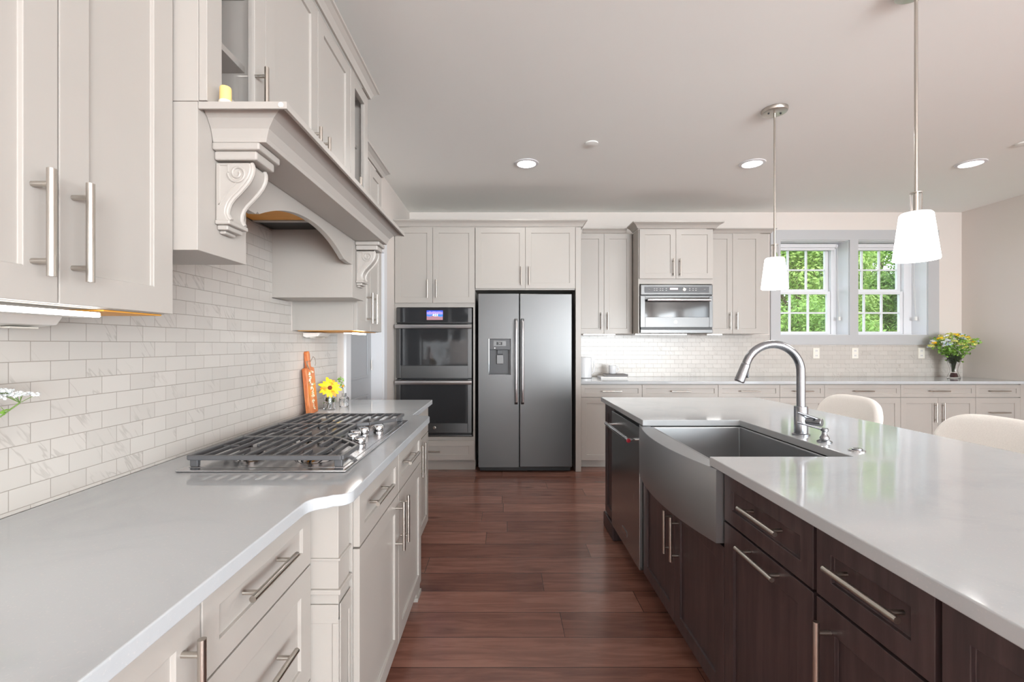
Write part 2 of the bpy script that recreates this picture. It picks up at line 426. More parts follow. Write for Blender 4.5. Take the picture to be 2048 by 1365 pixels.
for i, (x0, x1, wh) in enumerate(((WX[0]+.01, WX[1]-.02, 'left'), (WX[2]+.01, WX[3]-.02, 'right'))):
    rt = empty('roller_shade', (x0, 5.50, 2.43), 0, 'white rolled-up roller shade at the top of the %s window' % wh, 'blind')
    o = (x0, 5.50, 2.43)
    MB(o).box(x0, x1-.03, 5.475, 5.53, 2.455, 2.500).build('cassette', M['roller'], rt, .006)
    MB(o).box(x0+.005, x1-.035, 5.495, 5.505, 2.425, 2.455).build('shade_hem', M['roller'], rt, .003)
    MB(o).cyl((x1-.028, 5.502, 2.475), (x1-.012, 5.502, 2.475), .028, 20).build('end_bracket', M['roller'], rt, .002, True)
    cp = [(x1-.02, 5.476, 2.46), (x1-.018, 5.473, 2.2), (x1-.012, 5.468, 1.9), (x1-.004, 5.463, 1.62)]
    cq = [(x1-.02, 5.53, 2.46), (x1-.018, 5.50, 2.2), (x1-.012, 5.485, 1.9), (x1-.004, 5.468, 1.62)]
    cd = MB(o).tube(cp, .0016, 6).tube(cq, .0016, 6).build('pull_cord', M['plastic'], rt)
    MB(o).box(x1-.016, x1+.008, 5.455, 5.478, 1.575, 1.62).build('cord_weight', M['plastic'], cd, .004)
# doorway in the left wall with a closed white door set back in it
c = MB(); xa, xb = XL, XL+.018
c.box(xa, xb, DY0-.10, DY0, 0, DZ+.10).box(xa, xb, DY1, DY1+.10, 0, DZ+.10).box(xa, xb, DY0, DY1, DZ, DZ+.10)
c.box(XL-.139, XL, DY1-.004, DY1, 0, DZ).box(XL-.139, XL, DY0, DY0+.004, 0, DZ).box(XL-.139, XL, DY0+.004, DY1-.004, DZ-.004, DZ)
struct(c.build('trim_3', M['white'], None, .003))
d = MB(); dx0, dx1 = XL-.135, XL-.10
d.box(dx0, dx1, DY0+.006, DY1-.006, .01, DZ-.006)
for za, zb in ((.22, .85), (1.0, 1.98)):
    for ya, yb, q, r_ in ((DY0+.12, DY1-.12, za, za+.02), (DY0+.12, DY1-.12, zb-.02, zb), (DY0+.12, DY0+.14, za+.02, zb-.02), (DY1-.14, DY1-.12, za+.02, zb-.02)):
        d.box(dx1, dx1+.008, ya, yb, q, r_)
dr = struct(d.build('door_1', M['door'], None, .002))
for z in (.3, 1.1, 1.85): MB().cyl((dx1+.006, DY1-.012, z-.045), (dx1+.006, DY1-.012, z+.045), .006, 10).build('hinge', M['nickel'], dr, 0, True)
MB().lathe([(.026, 0), (.026, .006), (.01, .012), (.01, .035), (.026, .045), (.028, .06), (.018, .068)], (dx1+.001, DY0+.07, 1.0), 20, (1, 0, 0)).build('door_knob', M['nickel'], dr, 0, True)
struct(MB().box(XR-.015, XR, YS, YB-.70, 0, .12).build('baseboard_right', M['white'], None, .003))
# tiled backsplashes (tile on the wall, part of the setting)
t = MB(); t.prism([(.1,.91),(2.99,.91),(2.99,1.357),(2.341,1.357),(2.341,1.505),(2.149,1.505),(2.149,1.825),(1.2675,1.825),(1.2675,1.505),(1.064,1.505),(1.064,1.353),(.1,1.353)], 'x', XL, XT)
struct(t.build('wall_left_tile', M['tileL']))
t = MB(); t.box(.785, 3.12, YB-.012, YB, .91, 1.40); t.box(3.12, XR, YB-.012, YB, .91, 1.283)
struct(t.build('wall_back_tile', M['tileB']))
# ground outside
struct(MB().box(-30, 60, YB+.31, 70, -.6, -.5).build('ground', M['grass']))

# ------------------------------------------------------------------ cabinets
def bar_handle(mb, a, b, out, r=.0065, post=.032, inset=.025):
    a, b, out = Vector(a), Vector(b), Vector(out).normalized(); d = (b-a).normalized()
    mb.tube([a+out*post, b+out*post], r, 14)
    for p in (a+d*inset, b-d*inset): mb.tube([p, p+out*(post-r*.6)], r*.75, 10)
    return mb
def shaker(x0, x1, z0, z1, rail=.057, t=.02, rec=.008, y=0.0):
    """frame-and-panel front, back face on y, front face on y-t"""
    rail = min(rail, (z1-z0)*.30, (x1-x0)*.3)
    mb = MB()
    def R(a, b, c, d, yy): return [mb.v((a, yy, c)), mb.v((b, yy, c)), mb.v((b, yy, d)), mb.v((a, yy, d))]
    o = R(x0, x1, z0, z1, y-t); i = R(x0+rail, x1-rail, z0+rail, z1-rail, y-t)
    e = .0012; p = R(x0+rail+e, x1-rail-e, z0+rail+e, z1-rail-e, y-t+rec); b = R(x0, x1, z0, z1, y-.0008)
    for k in range(4):
        j = (k+1) % 4
        mb.f([o[k], o[j], i[j], i[k]]); mb.f([i[k], i[j], p[j], p[k]]); mb.f([o[j], o[k], b[k], b[j]])
    mb.f(p); mb.f(b[::-1]); return mb
def front(root, kind, x0, x1, z0, z1, handle=None, mat=None, rail=.057, hl=.185):
    g = .0015
    d = shaker(x0+g, x1-g, z0+g, z1-g, rail).build(kind, mat, root, .0012)
    if handle:
        h = MB(); k, a, b = handle
        if k == 'v': bar_handle(h, (a, -.0195, b-hl/2), (a, -.0195, b+hl/2), (0, -1, 0))
        else: bar_handle(h, (a-hl/2, -.0195, b), (a+hl/2, -.0195, b), (0, -1, 0))
        h.build('handle', M['nickel'], d, 0, True)
    return d
def cabinet(name, label, loc, rz, w, d, z1, fronts, mat=None, toe=0, group=None, cat='cabinet', hl=.185, rail=.057, toemat=None):
    mat = mat or M['cab']; r = empty(name, loc, rz, label, cat, group)
    m = MB()
    m.box(.0006, w-.0006, 0, d, toe, z1).build('body', mat, r, .001)
    if toe: MB().box(.0006, w-.0006, .07, d, 0.0005, toe-.0006).build('toe_kick', toemat or mat, r)
    for f in fronts:
        kind, x0, x1, a, b = f[:5]; front(r, kind, x0, x1, a, b, f[5] if len(f) > 5 else None, mat, rail, hl)
    return r
ROT_L, ROT_I = PI/2, -PI/2
# --- left run, wall cabinet nearest the camera
ZU = 1.355
XCU = -.79
cabinet('wall_cabinet', 'grey-white two-door wall cabinet over the near end of the left counter', (XCU, .515, ZU+.004), ROT_L, .545, XCU-XL-.001, 1.02,
        [('door', 0, .272, 0, 1.016, ('v', .228, .13)), ('door', .272, .545, 0, 1.016, ('v', .298, .13))], hl=.176)
cabinet('wall_cabinet', 'grey-white wall cabinet at the left edge beside the two-door one', (XCU, -.03, ZU+.004), ROT_L, .543, XCU-XL-.001, 1.02,
        [('door', 0, .272, 0, 1.016, ('v', .228, .13)), ('door', .272, .543, 0, 1.016, ('v', .298, .13))], hl=.176)
# its raw wood underside is visible beside the lamp
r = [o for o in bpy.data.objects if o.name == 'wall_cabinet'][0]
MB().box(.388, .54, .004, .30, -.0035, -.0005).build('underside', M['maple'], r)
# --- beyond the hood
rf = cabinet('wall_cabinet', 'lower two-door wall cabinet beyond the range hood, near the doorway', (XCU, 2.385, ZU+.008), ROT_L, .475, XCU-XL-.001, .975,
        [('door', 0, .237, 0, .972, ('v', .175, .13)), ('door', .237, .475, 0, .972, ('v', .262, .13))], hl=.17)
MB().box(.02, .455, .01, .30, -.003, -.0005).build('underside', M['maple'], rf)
def crown(path, z0, h, p, parent, mat=None, off=(0, 0, 0)):
    prof = [(0.001, z0), (p*.25, z0), (p*.35, z0+h*.18), (p*.55, z0+h*.45), (p*.86, z0+h*.72), (p, z0+h*.78), (p, z0+h), (0.001, z0+h)]
    mb = MB(off); mb.sweep(prof, path); return mb.build('crown', mat or M['cab'], parent, 0)
def crown_world(label, path, z0, h, p):
    mb = MB((path[0][0], path[0][1], z0)); prof = [(0.001, z0), (p*.22, z0), (p*.3, z0+h*.16), (p*.5, z0+h*.45), (p*.84, z0+h*.72), (p, z0+h*.78), (p, z0+h), (0.001, z0+h)]
    mb.sweep(prof, path); o = mb.build('crown_molding', M['cab']); o.location = (path[0][0], path[0][1], z0); tag(o, label, 'molding'); return o
crown_world('short crown molding on top of the lower left wall cabinet beyond the hood', [(-.77, 2.385), (-.77, 2.861), (-1.10, 2.861)], 2.339, .045, .045)
# --- cabinets above the hood, two of them with glass doors
HX, HY0, HY1 = -.717, 1.065, 2.33
ZS, ZTOP = 1.8595, 2.548
def glass_unit(label, y0, y1, hx):
    w_ = y1-y0; r = empty('glass_cabinet', (HX+.001, y0, ZS+.001), ROT_L, label, 'cabinet'); d_ = HX-XL-.002; H = ZTOP-ZS-.002; t = .018
    b = MB(); b.box(.0006, t, 0, d_, 0, H).box(w_-t, w_-.0006, 0, d_, 0, H).box(t, w_-t, 0, d_, 0, t).box(t, w_-t, 0, d_, H-t, H).box(t, w_-t, d_-t, d_, t, H-t)
    b.build('body', M['cab'], r, .001)
    for z in (.21, .42): MB().box(t+.001, w_-t-.001, .03, d_-t, z, z+.018).build('shelf', M['cab'], r, .001)
    g = .0015; fr = .058; q = MB()
    q.box(g, fr, -.02, -.0008, g, H-g).box(w_-fr, w_-g, -.02, -.0008, g, H-g).box(fr, w_-fr, -.02, -.0008, g, fr).box(fr, w_-fr, -.02, -.0008, H-fr, H-g)
    dd = q.build('door', M['cab'], r, .0012)
    MB().box(fr, w_-fr, -.012, -.009, fr, H-fr).build('glass', M['pane'], dd)
    h = MB(); bar_handle(h, (hx, -.0195, .03), (hx, -.0195, .205), (0, -1, 0)); h.build('handle', M['nickel'], dd, 0, True)
    return r
glass_unit('tall glass-door cabinet above the near end of the hood mantel', HY0, 1.329, .21)
glass_unit('narrow glass-door cabinet above the far end of the hood mantel', 2.068, HY1, .045)
cabinet('hood_cabinet', 'solid two-door cabinet above the middle of the hood mantel', (HX, 1.33, ZS+.001), ROT_L, .737, HX-XL-.001, ZTOP-ZS-.002,
        [('door', 0, .375, 0, ZTOP-ZS-.003, ('v', .325, .132)), ('door', .375, .737, 0, ZTOP-ZS-.003, ('v', .407, .132))], hl=.175)
crown_world('crown molding along the top of the tall cabinets above the hood', [(-1.10, HY0), (-.694, HY0), (-.694, HY1), (-1.10, HY1)], ZTOP+.001, .055, .045)

# --- range hood
hood = empty('range_hood', (HX, HY0, 1.517), 0, 'painted mantel range hood with arch and carved corbels over the cooktop', 'range hood')
ho = (HX, HY0, 1.517); ZL, ZM = 1.511, 1.787
MB(ho).box(XL+.001, HX, HY0, 1.266, ZL, ZS-.0005).build('side_leg', M['cab'], hood, .0012)
MB(ho).box(XL+.001, HX, 2.15, HY1, ZL, ZS-.0005).build('side_leg', M['cab'], hood, .0012)
# arch valance
pts = [(1.2665, ZS-.001)]
pts += [(1.2665, 1.667), (1.315, 1.667), (1.325, 1.676)]
n = 22
for i in range(n+1):
    y = 1.335 + (2.04-1.335)*i/n; u = 2*i/n-1
    pts.append((y, 1.672 + .078*(1-abs(u)**2.1)))
pts += [(2.055, 1.672), (2.10, 1.667), (2.1495, 1.667), (2.1495, ZS-.001)]
MB(ho).prism(pts, 'x', HX-.022, HX).build('arch_valance', M['cab'], hood, .001)
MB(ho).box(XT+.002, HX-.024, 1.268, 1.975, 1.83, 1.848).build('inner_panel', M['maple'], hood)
MB(ho).box(XT+.002, HX-.024, 1.976, 2.005, 1.826, 1.848).build('ledge_strip', M['cab'], hood, .001)
MB(ho).box(XT+.002, HX-.024, 2.006, 2.149, 1.832, 1.848).build('vent_insert', M['black'], hood)
# mantel shelf, cove swept around near end, front and far end
prof = [(0.001, ZM), (.145-.06, ZM), (.092, ZM), (.094, ZM+.01), (.10, ZM+.03), (.113, ZM+.05), (.13, ZM+.0645), (.14, ZM+.072), (.14, ZS-.0175), (.146, ZS-.0175), (.146, ZS-.0008), (0.001, ZS-.0008)]
mm = MB(ho)
rings = []
P = lambda o, z: (o, z)
for corner in range(4):
    ring = []
    for o_, z in prof:
        X = HX + .001 + o_*1.42 if o_ > .002 else HX+.001     # projection at the front
        e = (o_-.092)/(.146-.092)*.054 if o_ > .05 else 0      # return depth at the ends
        Yn = HY0+.054-e if o_ > .05 else HY0+.054
        Yf = HY1-.054+e if o_ > .05 else HY1-.054
        ring.append({0: (HX+.001, Yn, z), 1: (X, Yn, z), 2: (X, Yf, z), 3: (HX+.001, Yf, z)}[corner])
    rings.append([mm.v(p) for p in ring])
mm.skin(rings, True, True); shelf = mm.build('mantel_shelf', M['cab'], hood, .001)
MB(ho).cyl((-.522, HY0-.0015, 1.8505), (-.522, HY0+.001, 1.8505), .006, 16).build('screw_cap', M['plastic'], shelf)
# corbel
def corbel(yc, w_=.078):
    root = hood; zt = ZM-.0008; x0 = HX+.001; zb = 1.586
    cb = MB(ho)
    # S profile: (out from leg, z)
    prof = [(0, zb+.012), (0, zt-.045)]
    out = [(.084, 0), (.087, -.006), (.088, -.014), (.086, -.026), (.080, -.040), (.069, -.055), (.054, -.072), (.040, -.086), (.030, -.100), (.025, -.114), (.024, -.126), (.028, -.136), (.033, -.142)]
    zt2 = zt-.045
    prof += [(a, zt2+b) for a, b in out] + [(.030, zb+.010), (.02, zb+.004)]
    cb.prism([(x0+a, z) for a, z in prof], 'y', yc-w_/2, yc+w_/2)
    body = cb.build('corbel', M['cab'], root, .003, True)
    pl = MB(ho)
    pl.box(x0, x0+.116, yc-w_/2-.014, yc+w_/2+.014, zt-.018, zt)
    pl.box(x0, x0+.105, yc-w_/2-.005, yc+w_/2+.005, zt-.040, zt-.018)
    pl.build('corbel_cap', M['cab'], body, .004)
    ft = MB(ho); ft.box(x0, x0+.037, yc-w_/2-.003, yc+w_/2+.003, zb+.002, zb+.013); ft.box(x0, x0+.027, yc-w_/2+.006, yc+w_/2-.006, zb-.010, zb+.002); ft.box(x0, x0+.015, yc-w_/2+.016, yc+w_/2-.016, zb-.018, zb-.010)
    ft.build('corbel_foot', M['cab'], body, .003)
    # raised outline and scroll on both sides, plus side flutes on the front face
    for s in (-1, 1):
        yy = yc + s*(w_/2); sc_ = MB(ho)
        spiral = []
        cx, cz = x0+.055, zt2-.027
        for k in range(44):
            a = k/43*2.6*2*PI*.62; rr = .0235*(1-k/43*.78)
            spiral.append((cx - rr*math.cos(a), yy, cz + rr*math.sin(a)*-1))
        sc_.tube(spiral, .0038, 8)
        lead = [(x0+.032, yy, zt2-.006), (x0+.032, yy, zt2-.024)]
        sc_.tube([(x0+.010, yy, zt2-.006), (x0+.032, yy, zt2-.006)], .0024, 6); sc_.tube(lead, .0024, 6)
        sc_.tube([(x0+.010, yy, zt2-.006), (x0+.010, yy, zt2-.105)], .0024, 6)
        sc_.tube([(x0+.010, yy, zt2-.105), (x0+.018, yy, zt2-.090), (x0+.032, yy, zt2-.070), (x0+.052, yy, zt2-.051)], .0024, 6)
        sc_.build('scroll_carving', M['cab'], body, 0, True)
    fl = MB(ho)
    for s in (-1, 1):
        fl.tube([(x0+a+.001, yc+s*(w_/2-.009), zt2+b) for a, b in out], .006, 8)
    fl.build('edge_bead', M['cab'], body, 0, True)
corbel(1.168); corbel(2.24)
# candle on the mantel
cdl = empty('candle', (-.668, 1.092, ZS), 0, 'small stubby amber candle at the near end of the hood mantel', 'candle')
MB().lathe([(.0125, 0.0005), (.013, .01), (.0128, .044), (.0115, .047), (.009, .044), (.001, .043)], seg=20).build('wax', M['wax'], cdl, 0, True)
MB().lathe([(.0142, .0005), (.0150, .004), (.0146, .012), (.0134, .014)], seg=14, cap0=False, cap1=False).build('drip', M['waxw'], cdl, 0, True)
MB().cyl((0, 0, .042), (.001, 0, .053), .0009, 6).build('wick', M['black'], cdl)

# --- under-cabinet lamps
def under_lamp(label, loc, rz, length, power, group='under-cabinet lamps'):
    r = empty('under_cabinet_lamp', loc, rz, label, 'lamp', group)
    MB().box(0, length, .010, .055, -.013, -.0032).build('housing', M['plastic'], r, .002)
    MB().box(.004, length-.004, .0, .0095, -.0125, -.0032).build('diffuser', M['led'], r, .002)
    light('strip_light', 'AREA', (length/2, .03, -.02), (0, 0, 0), power, WARM, length*.95, .02, parent=r)
    return r
under_lamp('lit LED strip lamp under the near left wall cabinet', (-.789, .42, ZU), ROT_L, .475, .25)
under_lamp('lit LED strip lamp under the left wall cabinet beyond the hood', (-.789, 2.39, ZU), ROT_L, .22, .6)
def plug_strip(label, y0, y1):
    r = empty('plug_strip', (-1.0, y0, ZU), 0, label, 'outlet')
    o = (-1.0, y0, ZU)
    MB(o).prism([(XT+.002, ZU-.002), (XT+.002, ZU-.022), (XT+.022, ZU-.030), (XT+.085, ZU-.022), (XT+.10, ZU-.002)], 'y', y0, y1).build('body', M['plastic'], r, .004)
    s = MB(o)
    for k in range(2):
        yy = y0+(y1-y0)*(.3+.4*k); s.box(XT+.035, XT+.07, yy-.03, yy+.03, ZU-.031, ZU-.0275)
    s.build('socket', M['outlet'], r, .001); return r
plug_strip('white plug strip under the near left wall cabinet, above the wall tile', .84, 1.03)
plug_strip('white plug strip under the left wall cabinet beyond the hood', 2.47, 2.62)

# --- left counter with the bump-out
ZK, ZKB = .91, .88
def arc(cx, cy, r, a0, a1, n=8): return [(cx+r*math.cos(math.radians(a0+(a1-a0)*i/n)), cy+r*math.sin(math.radians(a0+(a1-a0)*i/n))) for i in range(n+1)]
xf, xbump, xfar = -.478, -.39, -.49
pts = [(XT+.001, .1), (xf, .1)]
# concave fillet into the bump, then convex corner
pts += [(xf, 1.06)] + arc(xf+.05, 1.085, .05, 180, 105, 8)[0:] 
pts += [(-.43, 1.146)] + arc(-.43, 1.186, .04, -80, 0, 8)
pts += [(xbump, 2.385)] + arc(-.425, 2.385, .035, 0, 80, 6)
pts += [(xfar+.02, 2.43), (xfar, 2.45), (xfar, 3.115), (XT+.001, 3.115)]
ct = MB().prism(pts, 'z', ZKB, ZK).build('left_countertop', M['quartz'], None, .003, False, 0, 3)
tag(ct, 'long white quartz countertop along the left wall with a bumped-out front', 'countertop')
# base cabinets
XB, XBB = -.528, -.433
Z1 = .878
cabinet('base_cabinet', 'near base cabinet at bottom left with a vertical handle', (XB, .30, 0), ROT_L, .463, XB-XL-.03, Z1, [('door', 0, .463, .11, .872, ('v', .418, .732))], toe=.105)
cabinet('drawer_cabinet', 'three-drawer base cabinet left of the decorative post', (XB, .765, 0), ROT_L, .433, XB-XL-.03, Z1,
        [('drawer', 0, .433, .714, .872, ('h', .19, .806)), ('drawer', 0, .433, .412, .712, ('h', .19, .585)), ('drawer', 0, .433, .11, .410, ('h', .19, .28))], toe=.105)
def post(label, y0, y1):
    r = empty('cabinet_post', (-.48, (y0+y1)/2, 0), 0, label, 'post'); o = (-.48, (y0+y1)/2, 0)
    xa = XB-.02+.001 if False else -.56; xf_ = -.434
    MB(o).box(xa, xf_-.006, y0+.005, y1-.003, .56, .878).build('top_block', M['cab'], r, .0015)
    MB(o).box(xa, xf_, y0, y1, .715, .722).build('bead', M['cab'], r, .002)
    MB(o).box(xa, xf_+.002, y0-.003, y1, .626, .640).build('collar', M['cab'], r, .003)
    b = MB(o); b.box(xa, xf_-.004, y0+.003, y1-.002, .02, .558)
    b.box(xa, xf_-.002, y0, y0+.003, .55, .62) if False else None
    b.build('shaft', M['cab'], r, .0015)
    # framed panel on near and front face of the shaft
    p = MB(o); t_ = .004; yy = y0+.003
    p.box(xa+.02, xf_-.004, yy-t_, yy-.0003, .55, .60).box(xf_-.02, xf_-.004, yy-t_, yy-.0003, .12, .55).box(xa+.02, xa+.033, yy-t_, yy-.0003, .12, .55).box(xa+.02, xf_-.004, yy-t_, yy-.0003, .06, .12)
    p.box(xf_-.0037, xf_, y0+.006, y1-.004, .55, .60).box(xf_-.0037, xf_, y0+.006, y0+.022, .12, .55).box(xf_-.0037, xf_, y1-.02, y1-.004, .12, .55)
    p.build('panel_frame', M['cab'], r, .0015)
    MB(o).box(xa, xf_+.004, y0-.004, y1, .0, .02).build('foot', M['cab'], r, .002)
post('decorative cabinet post at the near corner of the cooktop bump-out', 1.204, 1.296)
post('decorative cabinet post at the far corner of the cooktop bump-out', 2.275, 2.37)
cabinet('base_cabinet', 'base cabinet with drawer and door under the near half of the cooktop', (XBB, 1.30, 0), ROT_L, .485, .56, Z1,
        [('drawer', 0, .485, .708, .872, ('h', .17, .805)), ('door', 0, .485, .11, .705, ('v', .435, .597))], toe=.105)
cabinet('base_cabinet', 'base cabinet with drawer and door under the far half of the cooktop', (XBB, 1.786, 0), ROT_L, .482, .56, Z1,
        [('drawer', 0, .482, .708, .872, ('h', .16, .805)), ('door', 0, .482, .11, .705, ('v', .03, .595))], toe=.105)
cabinet('base_cabinet', 'last base cabinet of the left run, beside the doorway', (XB, 2.40, 0), ROT_L, .65, XB-XL-.03, Z1,
        [('drawer', 0, .325, .708, .872), ('drawer', .325, .65, .708, .872), ('door', 0, .325, .11, .705, ('v', .275, .60)), ('door', .325, .65, .11, .705, ('v', .37, .60))], toe=.105)

# --- cooktop
ck = empty('gas_cooktop', (-.72, 1.79, ZK), 0, 'stainless steel gas cooktop with black grates on the left countertop', 'cooktop'); o = (-.72, 1.79, ZK)
cx0, cx1, cy0, cy1 = -.973, -.468, 1.345, 2.235
b = MB(o); b.prism([(cx0, cy0), (cx1, cy0), (cx1, cy1), (cx0, cy1)], 'z', ZK+.0005, ZK+.007); b.build('base_plate', M['steel_top'], ck, .003)
w = MB(o); w.box(cx0+.02, cx1-.018, cy0+.03, cy1-.03, ZK+.007, ZK+.0085); w.build('cook_surface', M['steel_top'], ck, .001)
bur = [(-.83, 1.50, .036), (-.61, 1.49, .045), (-.74, 1.79, .058), (-.83, 2.08, .045), (-.61, 2.09, .036)]
for bx, by, br in bur:
    q = MB(o).lathe([(br*1.55, 0), (br*1.5, .003), (br*1.15, .009), (br*1.1, .016), (br*.9, .018)], (bx, by, ZK+.0088), 28).build('burner', M['chrome'], ck, 0, True)
    MB(o).lathe([(br*.98, .0), (br, .003), (br*.95, .007), (br*.6, .009), (.001, .009)], (bx, by, ZK+.0268), 28).build('burner_cap', M['iron'], q, 0, True)
def grate(y0, y1, near, far, shape):
    zt = ZK+.045; r = .0052; g = MB(o); xA, xB = cx0+.022, cx1-.022
    xm = -.625
    def bar(x0_, y0_, x1_, y1_, w_=.006, h=.013):
        d_ = Vector((x1_-x0_, y1_-y0_)); n_ = Vector((-d_.y, d_.x)).normalized()*w_
        g.prism([(x0_+n_.x, y0_+n_.y), (x1_+n_.x, y1_+n_.y), (x1_-n_.x, y1_-n_.y), (x0_-n_.x, y0_-n_.y)], 'z', zt-h, zt)
    if shape == 0: out = [(xA, y0), (xB, y0), (xB, y0+.15), (xm+.045, y1-.03), (xm, y1), (xA, y1)]
    elif shape == 1: out = [(xA, y0), (xm, y0), (xm, y1), (xA, y1)]
    else: out = [(xA, y0), (xm, y0), (xm+.045, y0+.03), (xB, y1-.15), (xB, y1), (xA, y1)]
    for p, q_ in zip(out, out[1:]+out[:1]): bar(*p, *q_, .0065, .014)
    def inside(x, y):
        c_ = False; n_ = len(out)
        for i in range(n_):
            x1_, y1_ = out[i]; x2_, y2_ = out[(i+1) % n_]
            if (y1_ > y) != (y2_ > y) and x < (x2_-x1_)*(y-y1_)/(y2_-y1_+1e-9)+x1_: c_ = not c_
        return c_
    k = 10; cs = [b_ for b_ in bur if y0-.05 < b_[1] < y1+.05]
    for i in range(1, k+2):
        x = xA + (xB-xA)*i/(k+1)
        seg = []; st = None; N = 60
        for j in range(N+1):
            y = y0+.004+(y1-y0-.008)*j/N
            ok = inside(x, y) and all((x-b_[0])**2+(y-b_[1])**2 > (b_[2]*.75)**2 for b_ in cs)
            if ok and st is None: st = y
            if (not ok or j == N) and st is not None:
                if y-st > .02: bar(x, st, x, y, .0042, .012)
                st = None
    bar(xA+.02, (y0+y1)/2, cs[0][0]-.05 if cs else xm-.1, (y0+y1)/2, .0042, .012)
    for (fx, fy) in ((xA+.012, y0+.012), (xA+.012, y1-.012), (out[1][0]-.012, y0+.012), (out[-2][0]-.012, y1-.012)):
        g.prism([(fx-.012, fy-.007), (fx+.012, fy-.007), (fx+.012, fy+.007), (fx-.012, fy+.007)], 'z', ZK+.0088, zt-.008)
    g.build('grate', M['iron'], ck, .0022)
grate(1.372, 1.655, 1, 0, 0); grate(1.664, 1.916, 0, 0, 1); grate(1.925, 2.208, 0, 1, 2)
for kx, ky in ((-.53, 1.675), (-.575, 1.735), (-.588, 1.80), (-.575, 1.865), (-.53, 1.925)):
    q = MB(o).lathe([(.021, 0), (.021, .004), (.017, .006), (.0175, .010), (.0205, .012), (.0205, .027), (.018, .030), (.001, .0305)], (kx, ky, ZK+.0088), 24).build('knob', M['chrome'], ck, 0, True)
    MB(o).lathe([(.019, 0), (.019, .003), (.017, .0035)], (kx, ky, ZK+.0123), 24).build('knob_ring', M['black'], q, 0, True)

# --- things at the far end of the left counter
bd = empty('cutting_board', (-1.055, 2.505, ZK+.001), 0, 'wooden paddle board with letters leaning against the left tiled wall', 'board')
bd.rotation_euler = (0, math.radians(-5.2), math.radians(6))
pr = [(-.07, 0), (.07, 0), (.07, .238)] + arc(.058, .238, .012, 0, 90, 4) + [(.022, .254), (.018, .262), (.017, .325)] + arc(0, .325, .017, 0, 180, 8) + [(-.018, .262), (-.022, .254)] + arc(-.058, .238, .012, 90, 180, 4)
MB().prism(pr, 'x', -.011, .011).build('paddle', M['board'], bd, .002)
LM = Matrix.Rotation(PI/2, 4, 'Z') @ Matrix.Rotation(PI/2, 4, 'X')
cu = MB()   # round capital E of two bows
e1 = [(.0135, .022+(.185)+(.026)*math.sin(a)*.62+.013, ) for a in (0,)]
def bow(cy, cz, ry, rz, a0, a1, n=14): return [(.0135, cy-ry*math.cos(math.radians(a0+(a1-a0)*i/n))*1.0, cz+rz*math.sin(math.radians(a0+(a1-a0)*i/n))) for i in range(n+1)]
path = bow(0, .212, .034, .017, 140, -70) + bow(0, .176, .038, .020, 70, -140)
cu.tube(path, .006, 8)
cu.build('letter_e', M['letter'], bd, 0, True)
text_mesh('a', .13, M['letter'], bd, 'letter_a', Matrix.Translation((.0118, 0, .128)) @ LM, .002)
text_mesh('t', .12, M['letter'], bd, 'letter_t', Matrix.Translation((.0118, .0, .055)) @ LM, .002)
tw = MB(); tw.tube([(.013, -.018, .285), (.014, 0, .288), (.013, .018, .285), (0, .02, .284), (-.013, .01, .285), (-.013, -.01, .285), (0, -.02, .284)], .0016, 6, True)
tw.tube([(.013, .018, .286), (.02, .04, .31), (.022, .062, .30), (.022, .07, .272), (.02, .06, .258)], .0013, 6)
tw.tube([(.0, -.02, .286), (.006, -.03, .27), (.008, -.036, .25), (.006, -.05, .235)], .0016, 6); tw.tube([(.0, -.02, .286), (.012, -.032, .262), (.016, -.030, .24)], .0022, 6)
tw.build('twine', M['twine'], bd, 0, True)

def leaf_cluster(mb, c, n, r, s):
    for _ in range(n):
        p = Vector(c)+Vector((random.gauss(0, 1), random.gauss(0, 1), random.gauss(0, 1)))*r
        d1 = Vector((random.uniform(-1, 1), random.uniform(-1, 1), random.uniform(-.3, 1))).normalized(); d2 = d1.cross(Vector((random.uniform(-1, 1), random.uniform(-1, 1), random.uniform(-1, 1)))).normalized()
        L = s*random.uniform(.7, 1.3); W_ = L*.3
        a = [mb.v(p), mb.v(p+d1*L*.5+d2*W_), mb.v(p+d1*L), mb.v(p+d1*L*.5-d2*W_)]; mb.f(a)
jar = empty('glass_jar', (-1.02, 2.66, ZK), 0, 'small clear glass jar holding the yellow flower', 'jar')
MB().lathe([(.030, .0008), (.033, .004), (.033, .062), (.031, .070), (.031, .082), (.0325, .084), (.0295, .084), (.029, .070), (.031, .060), (.031, .006), (.001, .005)], seg=28, cap1=False).build('jar_glass', M['glass'], jar, 0, True)
fl = empty('yellow_flower', (-1.02, 2.66, ZK+.008), 0, 'large yellow daisy-like flower standing in the glass jar', 'flower')
s = MB(); 
for k in range(5):
    a = k*1.3; s.tube([(.015*math.cos(a), .015*math.sin(a), 0), (.008*math.cos(a+1), .008*math.sin(a+1), .05), (.006, -.01, .11)], .0016, 6)
s.build('stem', M['stem'], fl)
s = MB(); leaf_cluster(s, (0, 0, .04), 60, .010, .02); s.build('leaves', M['leaf'], fl)
FD = Vector((.38, -.86, .35)).normalized(); U = FD.cross(Vector((0, 0, 1))).normalized(); V = U.cross(FD); FC = Vector((.008, -.014, .118))
